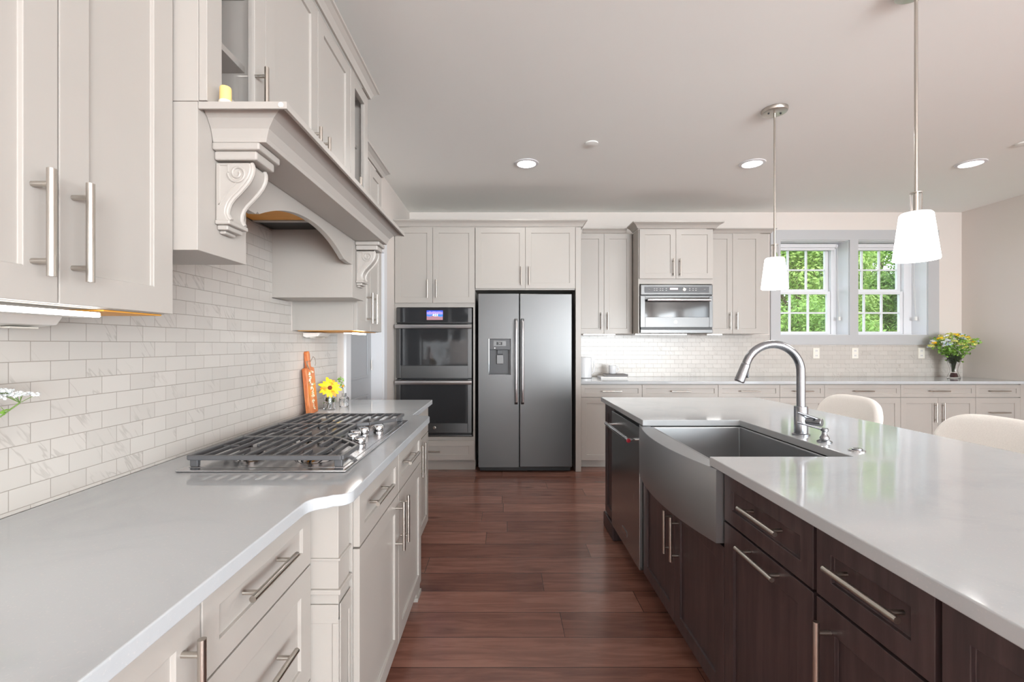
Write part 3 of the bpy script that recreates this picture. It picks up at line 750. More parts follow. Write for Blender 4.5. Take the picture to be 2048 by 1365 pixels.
for k in range(15):
    a = 2*PI*k/15+random.uniform(-.08, .08); d_ = U*math.cos(a)+V*math.sin(a); e = FD.cross(d_); L = random.uniform(.046, .064); s = MB()
    base = FC+d_*.006; vs_ = []
    rows = [(0, .003), (.3, .0085), (.65, .0108), (.9, .006), (1, .0008)]
    up = [.0, .006, .006, .001, -.004]; A = []; B = []
    for (t_, w_), h in zip(rows, up):
        c_ = base+d_*(L*t_)+FD*h; A.append(s.v(c_+e*w_)); B.append(s.v(c_-e*w_))
    for i in range(4): s.f([A[i], A[i+1], B[i+1], B[i]])
    s.build('petal', M['petal_y'] if k % 5 else M['petal_o'], fl, 0, 'all')
MB().lathe([(.012, 0), (.013, .004), (.008, .008), (.001, .009)], FC, 16, tuple(FD)).build('flower_centre', M['petal_c'], fl, 0, True)
bt = empty('glass_bottle', (-.975, 2.775, ZK), 0, 'small square clear glass bottle right of the flower jar', 'bottle')
b = MB(); 
def rr(s_, z, r_=.006): return [(x, y, z) for x, y in arc(s_-r_, s_-r_, r_, 0, 90, 3)+arc(-s_+r_, s_-r_, r_, 90, 180, 3)+arc(-s_+r_, -s_+r_, r_, 180, 270, 3)+arc(s_-r_, -s_+r_, r_, 270, 360, 3)]
rg = [[b.v(p) for p in rr(a, z, min(.006, a*.4))] for a, z in ((.022, .0008), (.024, .004), (.024, .052), (.018, .060), (.011, .063), (.011, .082), (.009, .082), (.009, .062), (.016, .057), (.022, .050), (.022, .006))]
b.skin(rg); b.build('bottle_glass', M['glass'], bt, 0, True)
sp = empty('green_sprig', (-.975, 2.775, ZK+.007), 0, 'thin green sprig with a tiny orange bud standing in the square bottle', 'flower')
MB().tube([(0, 0, 0), (.002, -.004, .06), (-.008, -.01, .12), (-.02, -.012, .165)], .0012, 6).build('stem', M['stem'], sp)
s = MB(); leaf_cluster(s, (-.02, -.012, .155), 26, .009, .018); leaf_cluster(s, (-.004, -.006, .11), 10, .008, .014); s.build('leaves', M['leaf'], sp)
MB().lathe([(.002, 0), (.006, .006), (.004, .012), (.001, .014)], (-.002, -.014, .112), 10).build('bud', M['petal_o'], sp, 0, True)

# --- white flowers at the left edge of the picture
nv = empty('glass_vase', (-1.055, .72, ZK), 0, 'clear glass vase on the near left counter holding white umbel flowers', 'vase')
MB().lathe([(.032, .0008), (.036, .004), (.034, .06), (.030, .11), (.036, .14), (.034, .14), (.028, .11), (.032, .06), (.033, .008), (.001, .006)], seg=28, cap1=False).build('vase_glass', M['glass'], nv, 0, True)
um = empty('white_umbel_flowers', (-1.055, .72, ZK-.046), 0, 'white lacy umbel blossoms on green stems at the left edge', 'flower')
st = MB(); heads = [(.055, .22, .325, .030), (.03, .20, .333, .022), (.02, .16, .345, .03), (.045, .175, .322, .02), (.0, .1, .36, .03), (.03, .14, .30, .018)]
for hx_, hy_, hz_, hr_ in heads:
    st.tube([(0, 0, .056), (.004, .008, .12), (.008, .022, .19), (hx_*.6, hy_*.55, hz_*.70), (hx_, hy_, hz_-.02)], .0014, 6)
    for k in range(12):
        a = random.uniform(0, 2*PI); q = random.uniform(.2, 1)*hr_; st.tube([(hx_, hy_, hz_-.02), (hx_+q*math.cos(a), hy_+q*math.sin(a), hz_-.003)], .0006, 4)
st.build('stem', M['stem'], um)
for hx_, hy_, hz_, hr_ in heads:
    h = MB()
    for k in range(90):
        a = random.uniform(0, 2*PI); q = math.sqrt(random.random())*hr_; c_ = Vector((hx_+q*math.cos(a), hy_+q*math.sin(a), hz_+random.uniform(-.002, .003)-q*q*6))
        for m_ in range(4):
            d1 = Vector((random.uniform(-1, 1), random.uniform(-1, 1), random.uniform(-.6, .6))).normalized()*.004; d2 = Vector((0, 0, 1)).cross(d1).normalized()*.003+Vector((0, 0, random.uniform(-.003, .003)))
            h.f([h.v(c_-d1), h.v(c_+d2), h.v(c_+d1), h.v(c_-d2)])
    h.build('blossom', M['petal_w'], um)
lf = MB(); leaf_cluster(lf, (.045, .19, .285), 10, .006, .016); leaf_cluster(lf, (.02, .13, .25), 10, .008, .02); leaf_cluster(lf, (.02, .14, .225), 8, .006, .022); lf.build('leaves', M['leaf'], um)

# ------------------------------------------------------------------ back wall: tall oven and fridge block
YT = 4.62
tall = empty('oven_cabinet', (-1.108, YT, 0), 0, 'tall oven cabinet with two upper doors and one bottom drawer', 'cabinet')
w0 = -1.105; W_ = .812; ox0, ox1 = w0+.052, w0+.052+.785   # set below in local metres
b = MB(); D = YB-YT-.002
b.box(.0, .815, 0, D, 1.665, 2.476); b.box(0, .815, 0, D, .105, .352); b.box(0, .022, 0, D, .352, 1.665); b.box(.795, .815, 0, D, .352, 1.665); b.box(.022, .795, D-.02, D, .352, 1.665)
b.build('body', M['cab'], tall, .001)
MB().box(0, .815, .06, D, .0005, .104).build('toe_kick', M['cab'], tall)
# doors in local x
front(tall, 'door', .003, .388, 1.708, 2.474, ('v', .338, 1.85), M['cab'])
front(tall, 'door', .388, .812, 1.708, 2.474, ('v', .428, 1.85), M['cab'])
front(tall, 'drawer', .003, .812, .118, .318, ('h', .375, .21), M['cab'], hl=.19)
# double oven
ov = empty('double_wall_oven', (-.70, YT-.02, .36), 0, 'stainless double wall oven with blue touch screen left of the refrigerator', 'oven'); o = (-.70, YT-.02, .36)
oxa, oxb = -1.083, -.325+.0; yf = YT-.022
MB(o).box(oxa+.005, oxb-.005, YT+.002, YB-.06, .362, 1.655).build('oven_body', M['black'], ov)
cp = MB(o).box(oxa, oxb, yf-.012, YT-.001, 1.505, 1.657).build('control_panel', M['steel'], ov, .003)
MB(o).box(oxa+.036, oxb-.036, yf-.016, yf-.0125, 1.512, 1.657).build('panel_glass', M['oven_glass'], cp, .001)
MB(o).box(-.778, -.616, yf-.018, yf-.0165, 1.535, 1.630).build('touch_screen', M['screen'], cp)
text_mesh('4:21', .034, M['digit'], cp, 'clock_digits', Matrix.Translation(Vector((-.690, yf-.0195, 1.583))-Vector(o)) @ FACE_FRONT)
def oven_door(z0, z1, gz0, gz1, logo=False):
    d = MB(o); 
    d.box(oxa, oxa+.04, yf-.025, YT-.001, z0, z1).box(oxb-.04, oxb, yf-.025, YT-.001, z0, z1).box(oxa+.04, oxb-.04, yf-.025, YT-.001, z0, gz0)
    if z1-gz1 > .003: d.box(oxa+.04, oxb-.04, yf-.025, YT-.001, gz1, z1)
    dd = d.build('oven_door', M['steel'], ov, .002)
    MB(o).box(oxa+.0405, oxb-.0405, yf-.021, YT-.002, gz0+.0005, gz1-.0005).build('door_window', M['oven_glass'], dd)
    h = MB(o); zz = gz1+.0 -.0; zh = z1-.03
    h.prism([(yf-.075, zh-.018), (yf-.055, zh-.022), (yf-.05, zh), (yf-.055, zh+.022), (yf-.075, zh+.018), (yf-.08, zh)], 'x', oxa-.004, oxb+.004)
    for xx in (oxa+.03, oxb-.05): h.box(xx, xx+.02, yf-.06, yf-.0255, zh-.012, zh+.012)
    h.build('oven_handle', M['handle_steel'], dd, .003)
    if logo:
        MB(o).lathe([(.0155, 0), (.0155, .002), (.013, .0025), (.001, .0025)], (-.70, yf-.0255, (z0+gz0)/2+.005), 28, (0, -1, 0)).build('logo_badge', M['nickel'], dd, 0, True)
oven_door(.948, 1.497, 1.075, 1.494)
oven_door(.398, .938, .495, .935, True)
MB(o).box(oxa, oxb, yf-.012, YT-.001, .363, .376).build('lower_trim', M['steel'], ov, .001)
MB(o).box(oxa+.01, oxb-.01, yf+.004, YT-.001, .377, .396).build('vent_slot', M['black'], ov)
# cabinet above fridge, side panel
cabinet('fridge_cabinet', 'two-door cabinet above the stainless refrigerator', (-.291, YT, 1.84), 0, 1.013, YB-YT-.002, .636,
        [('door', 0, .507, .012, .634, ('v', .465, .14)), ('door', .507, 1.013, .012, .634, ('v', .545, .14))])
pn = MB((.724, YT, 0)).box(.724, .779, YT-.02, YB-.014, .0005, 2.476).build('end_panel', M['cab'], None, .002); pn.location = (.724, YT, 0)
tag(pn, 'tall painted side panel right of the refrigerator', 'panel')
crown_world('long crown molding above the oven and refrigerator cabinets', [(-1.108, YT-.021), (.780, YT-.021), (.780, 4.99)], 2.477, .064, .055)
# refrigerator
fx0, fx1 = -.256, .681; fr = empty('refrigerator', (.21, YT, 0), 0, 'stainless side-by-side refrigerator with water dispenser', 'refrigerator'); o = (.21, YT, 0)
MB(o).box(fx0+.005, fx1-.005, YT+.02, YB-.08, .02, 1.79).build('fridge_body', M['dgrey'], fr, .004)
gr = MB(o).box(fx0+.01, fx1-.01, YT-.01, YT+.018, .008, .05); gr.build('base_grille', M['black'], fr, .003)
def fdoor(x0, x1): 
    d = MB(o); y0_, y1_ = YT-.065, YT+.014; n = 10; xc = (x0+x1)/2
    return (x0, x1, y0_, y1_)
# left door is built around the dispenser recess
dx0_, dx1_, dz0_, dz1_ = -.148, .062, .985, 1.345
d = MB(o); sx = .1525; y0_, y1_ = YT-.065, YT+.014
d.box(fx0, dx0_, y0_, y1_, .058, 1.796).box(dx1_, sx-.004, y0_, y1_, .058, 1.796).box(dx0_, dx1_, y0_, y1_, .058, dz0_).box(dx0_, dx1_, y0_, y1_, dz1_, 1.796)
bmesh.ops.remove_doubles(d.bm, verts=d.bm.verts[:], dist=1e-5)
ld = d.build('freezer_door', M['steel'], fr)
rd = MB(o).box(sx+.004, fx1, y0_, y1_, .058, 1.796).build('fridge_door', M['steel'], fr, .006)
def fh(x, par):
    h = MB(o); pts_ = [(x, y0_-.012, 1.545), (x, y0_-.048, 1.52), (x, y0_-.056, 1.4), (x, y0_-.058, 1.15), (x, y0_-.056, .85), (x, y0_-.048, .715), (x, y0_-.012, .69)]
    rings = []
    for i, p in enumerate(pts_):
        rings.append([h.v((x+a, p[1]+b_, p[2])) for a, b_ in ((-.015, -.004), (0, -.012), (.015, -.004), (.015, .008), (-.015, .008))])
    h.skin(rings); h.box(x-.012, x+.012, y0_-.02, y0_-.0005, 1.50, 1.545); h.box(x-.012, x+.012, y0_-.02, y0_-.0005, .69, .735)
    h.build('door_handle', M['handle_steel'], par, .003, True)
fh(sx-.032, ld); fh(sx+.032, rd)
dp = MB(o); dp.box(dx0_+.001, dx1_-.001, y0_+.055, y0_+.06, dz0_, dz1_-.002).box(dx0_+.001, dx0_+.006, y0_+.002, y0_+.055, dz0_+.001, dz1_-.002).box(dx1_-.006, dx1_-.001, y0_+.002, y0_+.055, dz0_+.001, dz1_-.002)
dp.box(dx0_+.006, dx1_-.006, y0_+.0, y0_+.055, dz0_+.001, dz0_+.008)
dsp = dp.build('dispenser', M['dgrey'], ld)
MB(o).box(dx0_+.001, dx1_-.001, y0_-.004, y0_+.054, 1.235, dz1_-.002).build('dispenser_panel', M['dgrey'], dsp, .003)
MB(o).box(-.105, .02, y0_-.0055, y0_-.0042, 1.272, 1.322).build('display_bezel', M['steel'], dsp)
MB(o).box(-.075, -.018, y0_-.0075, y0_-.0058, 1.283, 1.313).build('display', M['black'], dsp)
text_mesh('38', .026, M['print'], dsp, 'display_digits', Matrix.Translation(Vector((-.046, y0_-.0082, 1.298))-Vector(o)) @ FACE_FRONT, .0003)
MB(o).cyl((-.092, y0_-.006, 1.252), (-.092, y0_-.0042, 1.252), .004, 10).build('indicator', M['digit'], dsp)
MB(o).box(-.068, -.012, y0_+.012, y0_+.054, 1.19, 1.234).build('nozzle', M['dgrey'], dsp, .004)
MB(o).box(-.075, -.005, y0_+.025, y0_+.035, 1.09, 1.185).build('dispenser_paddle', M['steel'], dsp, .004)
t = MB(o); t.tube([(dx0_-.003, y0_-.002, dz1_), (dx0_-.003, y0_-.002, dz0_-.002), (dx1_+.003, y0_-.002, dz0_-.002), (dx1_+.003, y0_-.002, dz1_)], .004, 8); t.build('dispenser_trim', M['chrome'], dsp, 0, True)

# ------------------------------------------------------------------ back wall: base run
YBF = 4.72
bx = [.795, 1.426, 2.213, 2.849, 3.311, 4.096, 4.871, 5.335]
names = ['base cabinet right of the refrigerator panel, beneath the white kettle', 'second back-wall base cabinet, in line with the microwave above', 'third back-wall base cabinet, seen left of the faucet',
         'narrow back-wall base cabinet directly behind the faucet', 'wide back-wall base cabinet behind the farther stool', 'two-door back-wall base cabinet under the right window', 'narrow drawer cabinet in the right corner of the back wall']
for i, nm in enumerate(names):
    w_ = bx[i+1]-bx[i]; c_ = w_/2; fs = [('drawer', 0, w_, .742, .872, ('h', c_, .807))]
    if i == 6: fs += [('drawer', 0, w_, .40, .738, ('h', c_, .565+.02)), ('drawer', 0, w_, .09, .398, ('h', c_, .26))]
    elif i == 3: fs += [('drawer', 0, w_, .40, .738, ('h', c_, .60)), ('drawer', 0, w_, .09, .398, ('h', c_, .26))]
    elif i == 0: fs += [('door', 0, w_/2, .09, .738, ('v', c_-.04, .62)), ('door', w_/2, w_, .09, .738, ('v', c_+.04, .62))]
    else: fs += [('door', 0, w_/2, .09, .738, ('v', c_-.04, .585)), ('door', w_/2, w_, .09, .738, ('v', c_+.04, .585))]
    cabinet('base_cabinet' if i not in (3, 6) else 'drawer_cabinet', nm, (bx[i], YBF, 0), 0, w_, YB-YBF-.002, .878, fs, toe=.085, hl=.2)
fs_ = MB((5.336, YBF, 0)).box(5.336, XR-.001, YBF-.018, YBF, .0005, .878).build('filler_strip', M['cab']); fs_.location = (5.336, YBF, 0); tag(fs_, 'narrow painted filler strip between the corner drawers and the right wall', 'panel')
f2 = MB((.78, YBF, 0)).box(.780, .794, YBF-.018, YBF, .0005, .878).build('filler_strip', M['cab']); f2.location = (.78, YBF, 0); tag(f2, 'thin painted filler strip beside the refrigerator side panel', 'panel')
ct = MB((3, 5, ZKB)).box(.781, XR-.001, 4.674, YB-.013, ZKB, ZK).build('back_countertop', M['quartz'], None, .003); ct.location = (3, 5, ZKB); tag(ct, 'long white quartz countertop along the back wall under the windows', 'countertop')
# uppers
YU = 5.02; ZB_ = 1.405
cabinet('wall_cabinet', 'two-door wall cabinet between the refrigerator and the microwave', (.781, YU, ZB_), 0, .632, YB-YU-.002, 1.105,
        [('door', .009, .318, 0, 1.103, ('v', .285, .14)), ('door', .318, .628, 0, 1.103, ('v', .356, .14))])
cabinet('wall_cabinet', 'two-door wall cabinet between the microwave and the windows', (2.208, YU, ZB_), 0, .714, YB-YU-.014, 1.105,
        [('door', 0, .303, 0, 1.103, ('v', .27, .14)), ('door', .303, .618, 0, 1.103, ('v', .345, .14))])
YM = 4.80
mc = empty('microwave_cabinet', (1.415, YM, 1.405), 0, 'deeper two-door wall cabinet with the microwave built in', 'cabinet')
b = MB(); D = YB-YM-.014; b.box(0, .790, 0, D, .52, 1.098).box(0, .014, 0, D, 0, .52).box(.776, .790, 0, D, 0, .52)
b.build('body', M['cab'], mc, .001)
front(mc, 'door', .008, .391, .573, 1.096, ('v', .36, .69), M['cab']); front(mc, 'door', .391, .782, .573, 1.096, ('v', .43, .69), M['cab'])
crown_world('stepped crown molding around the microwave cabinet top', [(1.413, 4.96), (1.413, YM-.021), (2.207, YM-.021), (2.207, 4.96)], 2.504, .062, .075)
crown_world('crown molding on the wall cabinet left of the microwave', [(.86, YU-.021), (1.34, YU-.021)], 2.511, .045, .05)
crown_world('crown molding on the wall cabinet right of the microwave', [(2.29, YU-.021), (2.922, YU-.021), (2.922, 5.325)], 2.511, .045, .05)
# microwave
mw = empty('microwave_oven', (1.81, YM, 1.406), 0, 'built-in stainless microwave oven below the middle wall cabinet', 'microwave'); o = (1.81, YM, 1.406)
mx0, mx1 = 1.4315, 2.1885; my = YM-.03; Z = 1.406
MB(o).box(mx0+.005, mx1-.005, YM, YB-.05, Z+.004, Z+.505).build('oven_body', M['dgrey'], mw)
q = MB(o).box(mx0, mx1, my, YM-.0005, Z+.400, Z+.510).build('control_panel', M['steel'], mw, .006)
MB(o).box(mx0+.04, mx1-.04, my-.003, my-.0005, Z+.425, Z+.488).build('panel_glass', M['dgrey'], q, .002)
MB(o).box(1.738, 1.822, my-.0045, my-.0032, Z+.455, Z+.475).build('display', M['reddisp'], q)
tx = Vector((0, my-.004, Z+.460))-Vector(o)
for xx, s_, sz in ((1.52, '|||||', .012), (2.10, '||||||', .012)): text_mesh(s_, sz, M['print'], q, 'printed_text', Matrix.Translation(Vector((xx, my-.0042, Z+.460))-Vector(o)) @ FACE_FRONT, .0003)
kb = MB(o)
for xx in (1.576, 1.60, 1.638, 1.662, 1.70, 1.945, 1.98, 2.01):
    for zz in (Z+.449, Z+.468): kb.box(xx-.007, xx+.007, my-.0042, my-.0032, zz-.003, zz+.003)
kb.build('buttons', M['print'], q)
MB(o).lathe([(.019, 0), (.019, .004), (.014, .006), (.014, .012), (.001, .013)], (1.888, my-.003, Z+.458), 24, (0, -1, 0)).build('dial', M['nickel'], q, 0, True)
d = MB(o); d.box(mx0, mx0+.048, my, YM-.0005, Z+.062, Z+.392).box(mx1-.036, mx1, my, YM-.0005, Z+.062, Z+.392).box(mx0+.048, mx1-.036, my, YM-.0005, Z+.062, Z+.168).box(mx0+.048, mx1-.036, my, YM-.0005, Z+.372, Z+.392)
md = d.build('microwave_door', M['steel'], mw, .002)
MB(o).box(mx0+.0485, mx1-.0365, my+.003, YM-.001, Z+.1685, Z+.3715).build('door_window', M['oven_glass'], md)
h = MB(o); h.tube([(mx0+.062, my-.04, Z+.345), (mx1-.040, my-.04, Z+.345)], .015, 14)
for xx in (mx0+.075, mx1-.055): h.box(xx-.008, xx+.008, my-.035, my-.0005, Z+.335, Z+.355)
h.build('oven_handle', M['handle_steel'], md, 0, True)
lg = MB(o).lathe([(.018, 0), (.018, .0015), (.016, .0018), (.0155, .0008)], (1.80, my-.0005, Z+.118), 28, (0, -1, 0)); lg.build('logo_badge', M['nickel'], md, 0, True)
MB(o).box(mx0+.004, mx1-.004, my+.004, YM-.0005, Z+.040, Z+.061).build('vent_slot', M['black'], mw)
MB(o).box(mx0, mx1, my, YM-.0005, Z+.001, Z+.039).build('lower_trim', M['steel'], mw, .003)
under_lamp('lit LED strip lamp under the wall cabinet left of the microwave', (.88, YU+.04, ZB_), 0, .36, .07)
under_lamp('brightest lit LED strip lamp, right under the microwave', (1.42, YM+.12, ZB_), 0, .56, .5)
u = under_lamp('lit LED strip lamp under the wall cabinet right of the microwave', (2.26, YU+.04, ZB_), 0, .17, .12)
# outlets
def outlet(x, lab):
    r = empty('wall_outlet', (x, YB-.012, 1.185), 0, lab, 'outlet', 'outlets on the tiled back wall')
    MB().box(-.038, .038, -.006, -.0003, -.062, .062).build('cover_plate', M['outlet'], r, .002)
    for z in (-.028, .028):
        q = MB().box(-.017, .017, -.008, -.0062, z-.018, z+.018).build('socket', M['plastic'], r, .001)
        MB().box(-.008, -.005, -.0088, -.0081, z-.006, z+.006).box(.005, .008, -.0088, -.0081, z-.006, z+.006).build('slot', M['dgrey'], q)
outlet(4.135-.02, 'white double outlet below the post between the two windows'); outlet(4.893, 'white double outlet left of the flower vase'); outlet(3.66, 'white double outlet partly hidden by the faucet arch')
# canister, books, mug
kt = empty('white_kettle', (.955-.04, 5.16, ZK), 0, 'white cylindrical kettle beside the refrigerator side panel', 'kettle')
MB().lathe([(.080, .0008), (.082, .004), (.082, .006), (.078, .008), (.078, .225), (.075, .232), (.070, .2335), (.001, .2335)], seg=40).build('kettle_body', M['ceramic'], kt, 0, True)
MB().lathe([(.084, .0), (.084, .003), (.0825, .003)], (0, 0, .0015), 40).build('base_ring', M['dgrey'], kt, 0, True)
MB().tube([(.076, 0, .19), (.105, 0, .185), (.108, 0, .12), (.098, 0, .06), (.078, 0, .05)], .007, 10).build('handle', M['ceramic'], kt, 0, True)
bk = empty('book', (1.225, 5.12, ZK), 0, 'larger pale book at the bottom of the pair under the mug', 'book', 'books under the mug')
MB().box(-.155, .14, -.10, .10, .0008, .004).box(-.155, .14, -.10, .10, .018, .021).box(-.155, -.151, -.10, .10, .004, .018).build('cover', M['ceramic'], bk, .001)
MB().box(-.150, .137, -.097, .097, .0042, .0178).build('pages', M['bookpage'], bk)
b2 = empty('book', (1.255, 5.12, ZK+.0215), .06, 'smaller patterned grey book directly under the white mug', 'book', 'books under the mug')
MB().box(-.125, .115, -.085, .085, .0005, .003).box(-.125, .115, -.085, .085, .022, .025).box(-.125, .115, -.085, -.081, .003, .022).build('cover', M['bookcover'], b2, .001)
MB().box(-.120, .112, -.0805, .082, .0032, .0218).build('pages', M['bookpage'], b2)
mg = empty('mug', (1.215, 5.10, ZK+.047), .1, 'white ceramic mug standing on the two books', 'mug')
MB().lathe([(.028, .0005), (.036, .003), (.041, .01), (.041, .095), (.039, .096), (.0375, .094), (.0375, .012), (.03, .007), (.001, .006)], seg=32, cap1=False).build('mug_body', M['ceramic'], mg, 0, True)
MB().tube([(.040, 0, .08), (.058, 0, .082), (.070, 0, .068), (.070, 0, .045), (.058, 0, .026), (.040, 0, .024)], .0055, 10).build('handle', M['ceramic'], mg, 0, True)
# glass vase with bouquet, right corner
VX, VY = 5.06, 5.12
vz = empty('flared_vase', (VX, VY, ZK), 0, 'flared clear glass vase in the right corner of the back counter', 'vase')
MB().lathe([(.055, .0008), (.057, .004), (.050, .03), (.034, .07), (.036, .11), (.055, .18), (.088, .265), (.085, .265), (.052, .18), (.033, .11), (.031, .07), (.045, .03), (.05, .01), (.001, .008)], seg=36, cap1=False).build('vase_glass', M['glass'], vz, 0, True)
MB().lathe([(.030, .0095), (.034, .02), (.028, .050), (.024, .056), (.001, .056)], seg=24).build('pebble_fill', M['red'], vz, 0, True)
bq = empty('flower_bouquet', (VX, VY, ZK+.066), 0, 'large bouquet of yellow, white and pale blue blossoms in the flared vase', 'flower bouquet')
st = MB()
for k in range(34):
    a = random.uniform(0, 2*PI); q = random.uniform(.2, 1); rr_ = .07*q
    st.tube([(.018*q*math.cos(a), .018*q*math.sin(a), 0), (.022*q*math.cos(a), .022*q*math.sin(a), .05), (rr_*math.cos(a), rr_*math.sin(a), .19), (rr_*1.9*math.cos(a), rr_*1.9*math.sin(a), .27)], .0016, 5)
st.build('stem', M['stem'], bq)
lf = MB()
for _ in range(1150):
    z = random.uniform(.10, .40); R_ = .035 + (z-.1)*.72; R_ = min(R_, .20); a = random.uniform(0, 2*PI); q = math.sqrt(random.random())*R_
    if z > .2 and q < .05 and random.random() < .4: continue
    leaf_cluster(lf, (q*math.cos(a), q*math.sin(a), z-.02+ (.03 if q < .1 else 0)), 1, .006, .03)
lf.build('leaves', M['leaf'], bq)
protos = []
for mt in ('petal_g', 'petal_y', 'petal_w', 'petal_b'):
    h = MB()
    for k in range(60):
        d_ = Vector((random.gauss(0, 1), random.gauss(0, 1), abs(random.gauss(0, .6)))).normalized(); c_ = Vector((d_.x, d_.y, d_.z*.5))*random.uniform(.012, .024)
        e1 = Vector((random.gauss(0, 1), random.gauss(0, 1), random.gauss(0, 1))).normalized()*.0052; e2 = d_.cross(e1).normalized()*.0052
        h.f([h.v(c_-e1), h.v(c_+e2), h.v(c_+e1), h.v(c_-e2)])
    protos.append(h.build('blossom', M[mt], bq))
k = 0
for i in range(88):
    a = random.uniform(0, 2*PI); q = math.sqrt(random.random()); R_ = .20*q; z = .405+.03*random.random()-.09*q*q - (.05*random.random() if q > .7 else 0)
    side = math.cos(a)*q
    mt = random.choices((0, 1, 2, 3), ((7, 2, 1, 1) if abs(side) < .55 else (2, .5, 3, 3)))[0]
    src = protos[mt]
    if k < 4 and protos[k].location.length == 0 and False: pass
    c_ = src.copy(); COL.objects.link(c_); c_.location = (R_*math.cos(a)*1.08, R_*math.sin(a)*.8, z); c_.rotation_euler = (random.uniform(-.4, .4), random.uniform(-.4, .4), a); s_ = random.uniform(1.0, 1.6); c_.scale = (s_, s_, s_)
for p in protos: bpy.data.objects.remove(p)

# ------------------------------------------------------------------ island
IX, IXF = .695, 1.805
XI = .74
pts = [(IX, .08), (IXF, .08), (IXF, 3.265), (IX, 3.265), (IX, 2.281), (1.18, 2.281), (1.18, 1.54), (IX, 1.54)]
it = MB((1.25, 1.7, ZKB)).prism(pts, 'z', ZKB, ZK).build('island_countertop', M['quartz'], None, .003, False, 0, 3); it.location = (1.25, 1.7, ZKB)
tag(it, 'white quartz island countertop with a cutout for the farmhouse sink', 'countertop')
DI = .60
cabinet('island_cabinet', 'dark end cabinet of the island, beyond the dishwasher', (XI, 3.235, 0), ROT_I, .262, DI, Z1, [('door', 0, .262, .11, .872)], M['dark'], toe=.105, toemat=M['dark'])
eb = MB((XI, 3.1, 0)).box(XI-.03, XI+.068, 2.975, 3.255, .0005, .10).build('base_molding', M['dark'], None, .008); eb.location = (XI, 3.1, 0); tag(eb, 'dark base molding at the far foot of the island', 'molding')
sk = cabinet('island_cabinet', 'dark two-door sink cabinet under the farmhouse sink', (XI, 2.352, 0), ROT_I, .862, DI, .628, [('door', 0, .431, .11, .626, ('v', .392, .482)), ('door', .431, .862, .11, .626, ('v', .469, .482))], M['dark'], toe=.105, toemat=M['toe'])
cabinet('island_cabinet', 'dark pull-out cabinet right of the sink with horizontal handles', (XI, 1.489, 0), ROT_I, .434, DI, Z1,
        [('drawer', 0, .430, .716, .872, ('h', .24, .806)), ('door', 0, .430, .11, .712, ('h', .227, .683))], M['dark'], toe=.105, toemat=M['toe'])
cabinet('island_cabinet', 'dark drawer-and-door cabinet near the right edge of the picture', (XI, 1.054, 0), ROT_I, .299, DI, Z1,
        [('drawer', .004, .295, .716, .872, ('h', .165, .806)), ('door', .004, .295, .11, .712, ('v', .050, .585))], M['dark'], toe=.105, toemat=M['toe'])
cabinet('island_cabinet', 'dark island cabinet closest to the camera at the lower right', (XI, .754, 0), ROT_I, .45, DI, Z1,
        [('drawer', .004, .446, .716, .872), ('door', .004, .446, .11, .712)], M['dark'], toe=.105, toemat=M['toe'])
ip = MB((1.42, 1.7, 0)).box(1.342, 1.46, .12, 3.235, .0005, .878).build('island_back_panel', M['dark'], None, .003); ip.location = (1.42, 1.7, 0); tag(ip, 'dark panel closing the stool side of the island', 'panel')
# dishwasher
dw = empty('dishwasher', (XI, 2.66, 0), 0, 'stainless dishwasher built into the island, left of the sink', 'dishwasher'); o = (XI, 2.66, 0)
ya, yb = 2.358, 2.968
MB(o).box(XI, XI+DI-.01, ya+.003, yb-.003, .10, .876).build('tub_body', M['dgrey'], dw)
dd = MB(o).box(.702, XI-.001, ya+.002, yb-.002, .115, .858).build('dishwasher_door', M['dark_steel'], dw, .003)
MB(o).box(.722, XI-.001, ya+.004, yb-.004, .8585, .876).build('control_strip', M['black'], dw)
h = MB(o); h.tube([(.652, 2.385, .785), (.652, 2.905, .785)], .0115, 16)
for yy in (2.41, 2.88): h.tube([(.652, yy, .785), (.7015, yy, .785)], .0075, 10)
hd = h.build('door_handle', M['chrome'], dd, 0, True)
MB(o).lathe([(.0112, 0), (.0112, .002), (.008, .0026), (.001, .0026)], (.652, 2.3848, .785), 20, (0, -1, 0)).build('medallion', M['medal'], hd, 0, True)
MB(o).box(.6995, .7015, 2.60, 2.70, .185, .215).build('name_plate', M['chrome'], dd, .0005)
MB(o).box(XI+.06, XI+.08, ya+.003, yb-.003, .0005, .098).build('toe_kick', M['toe'], dw)
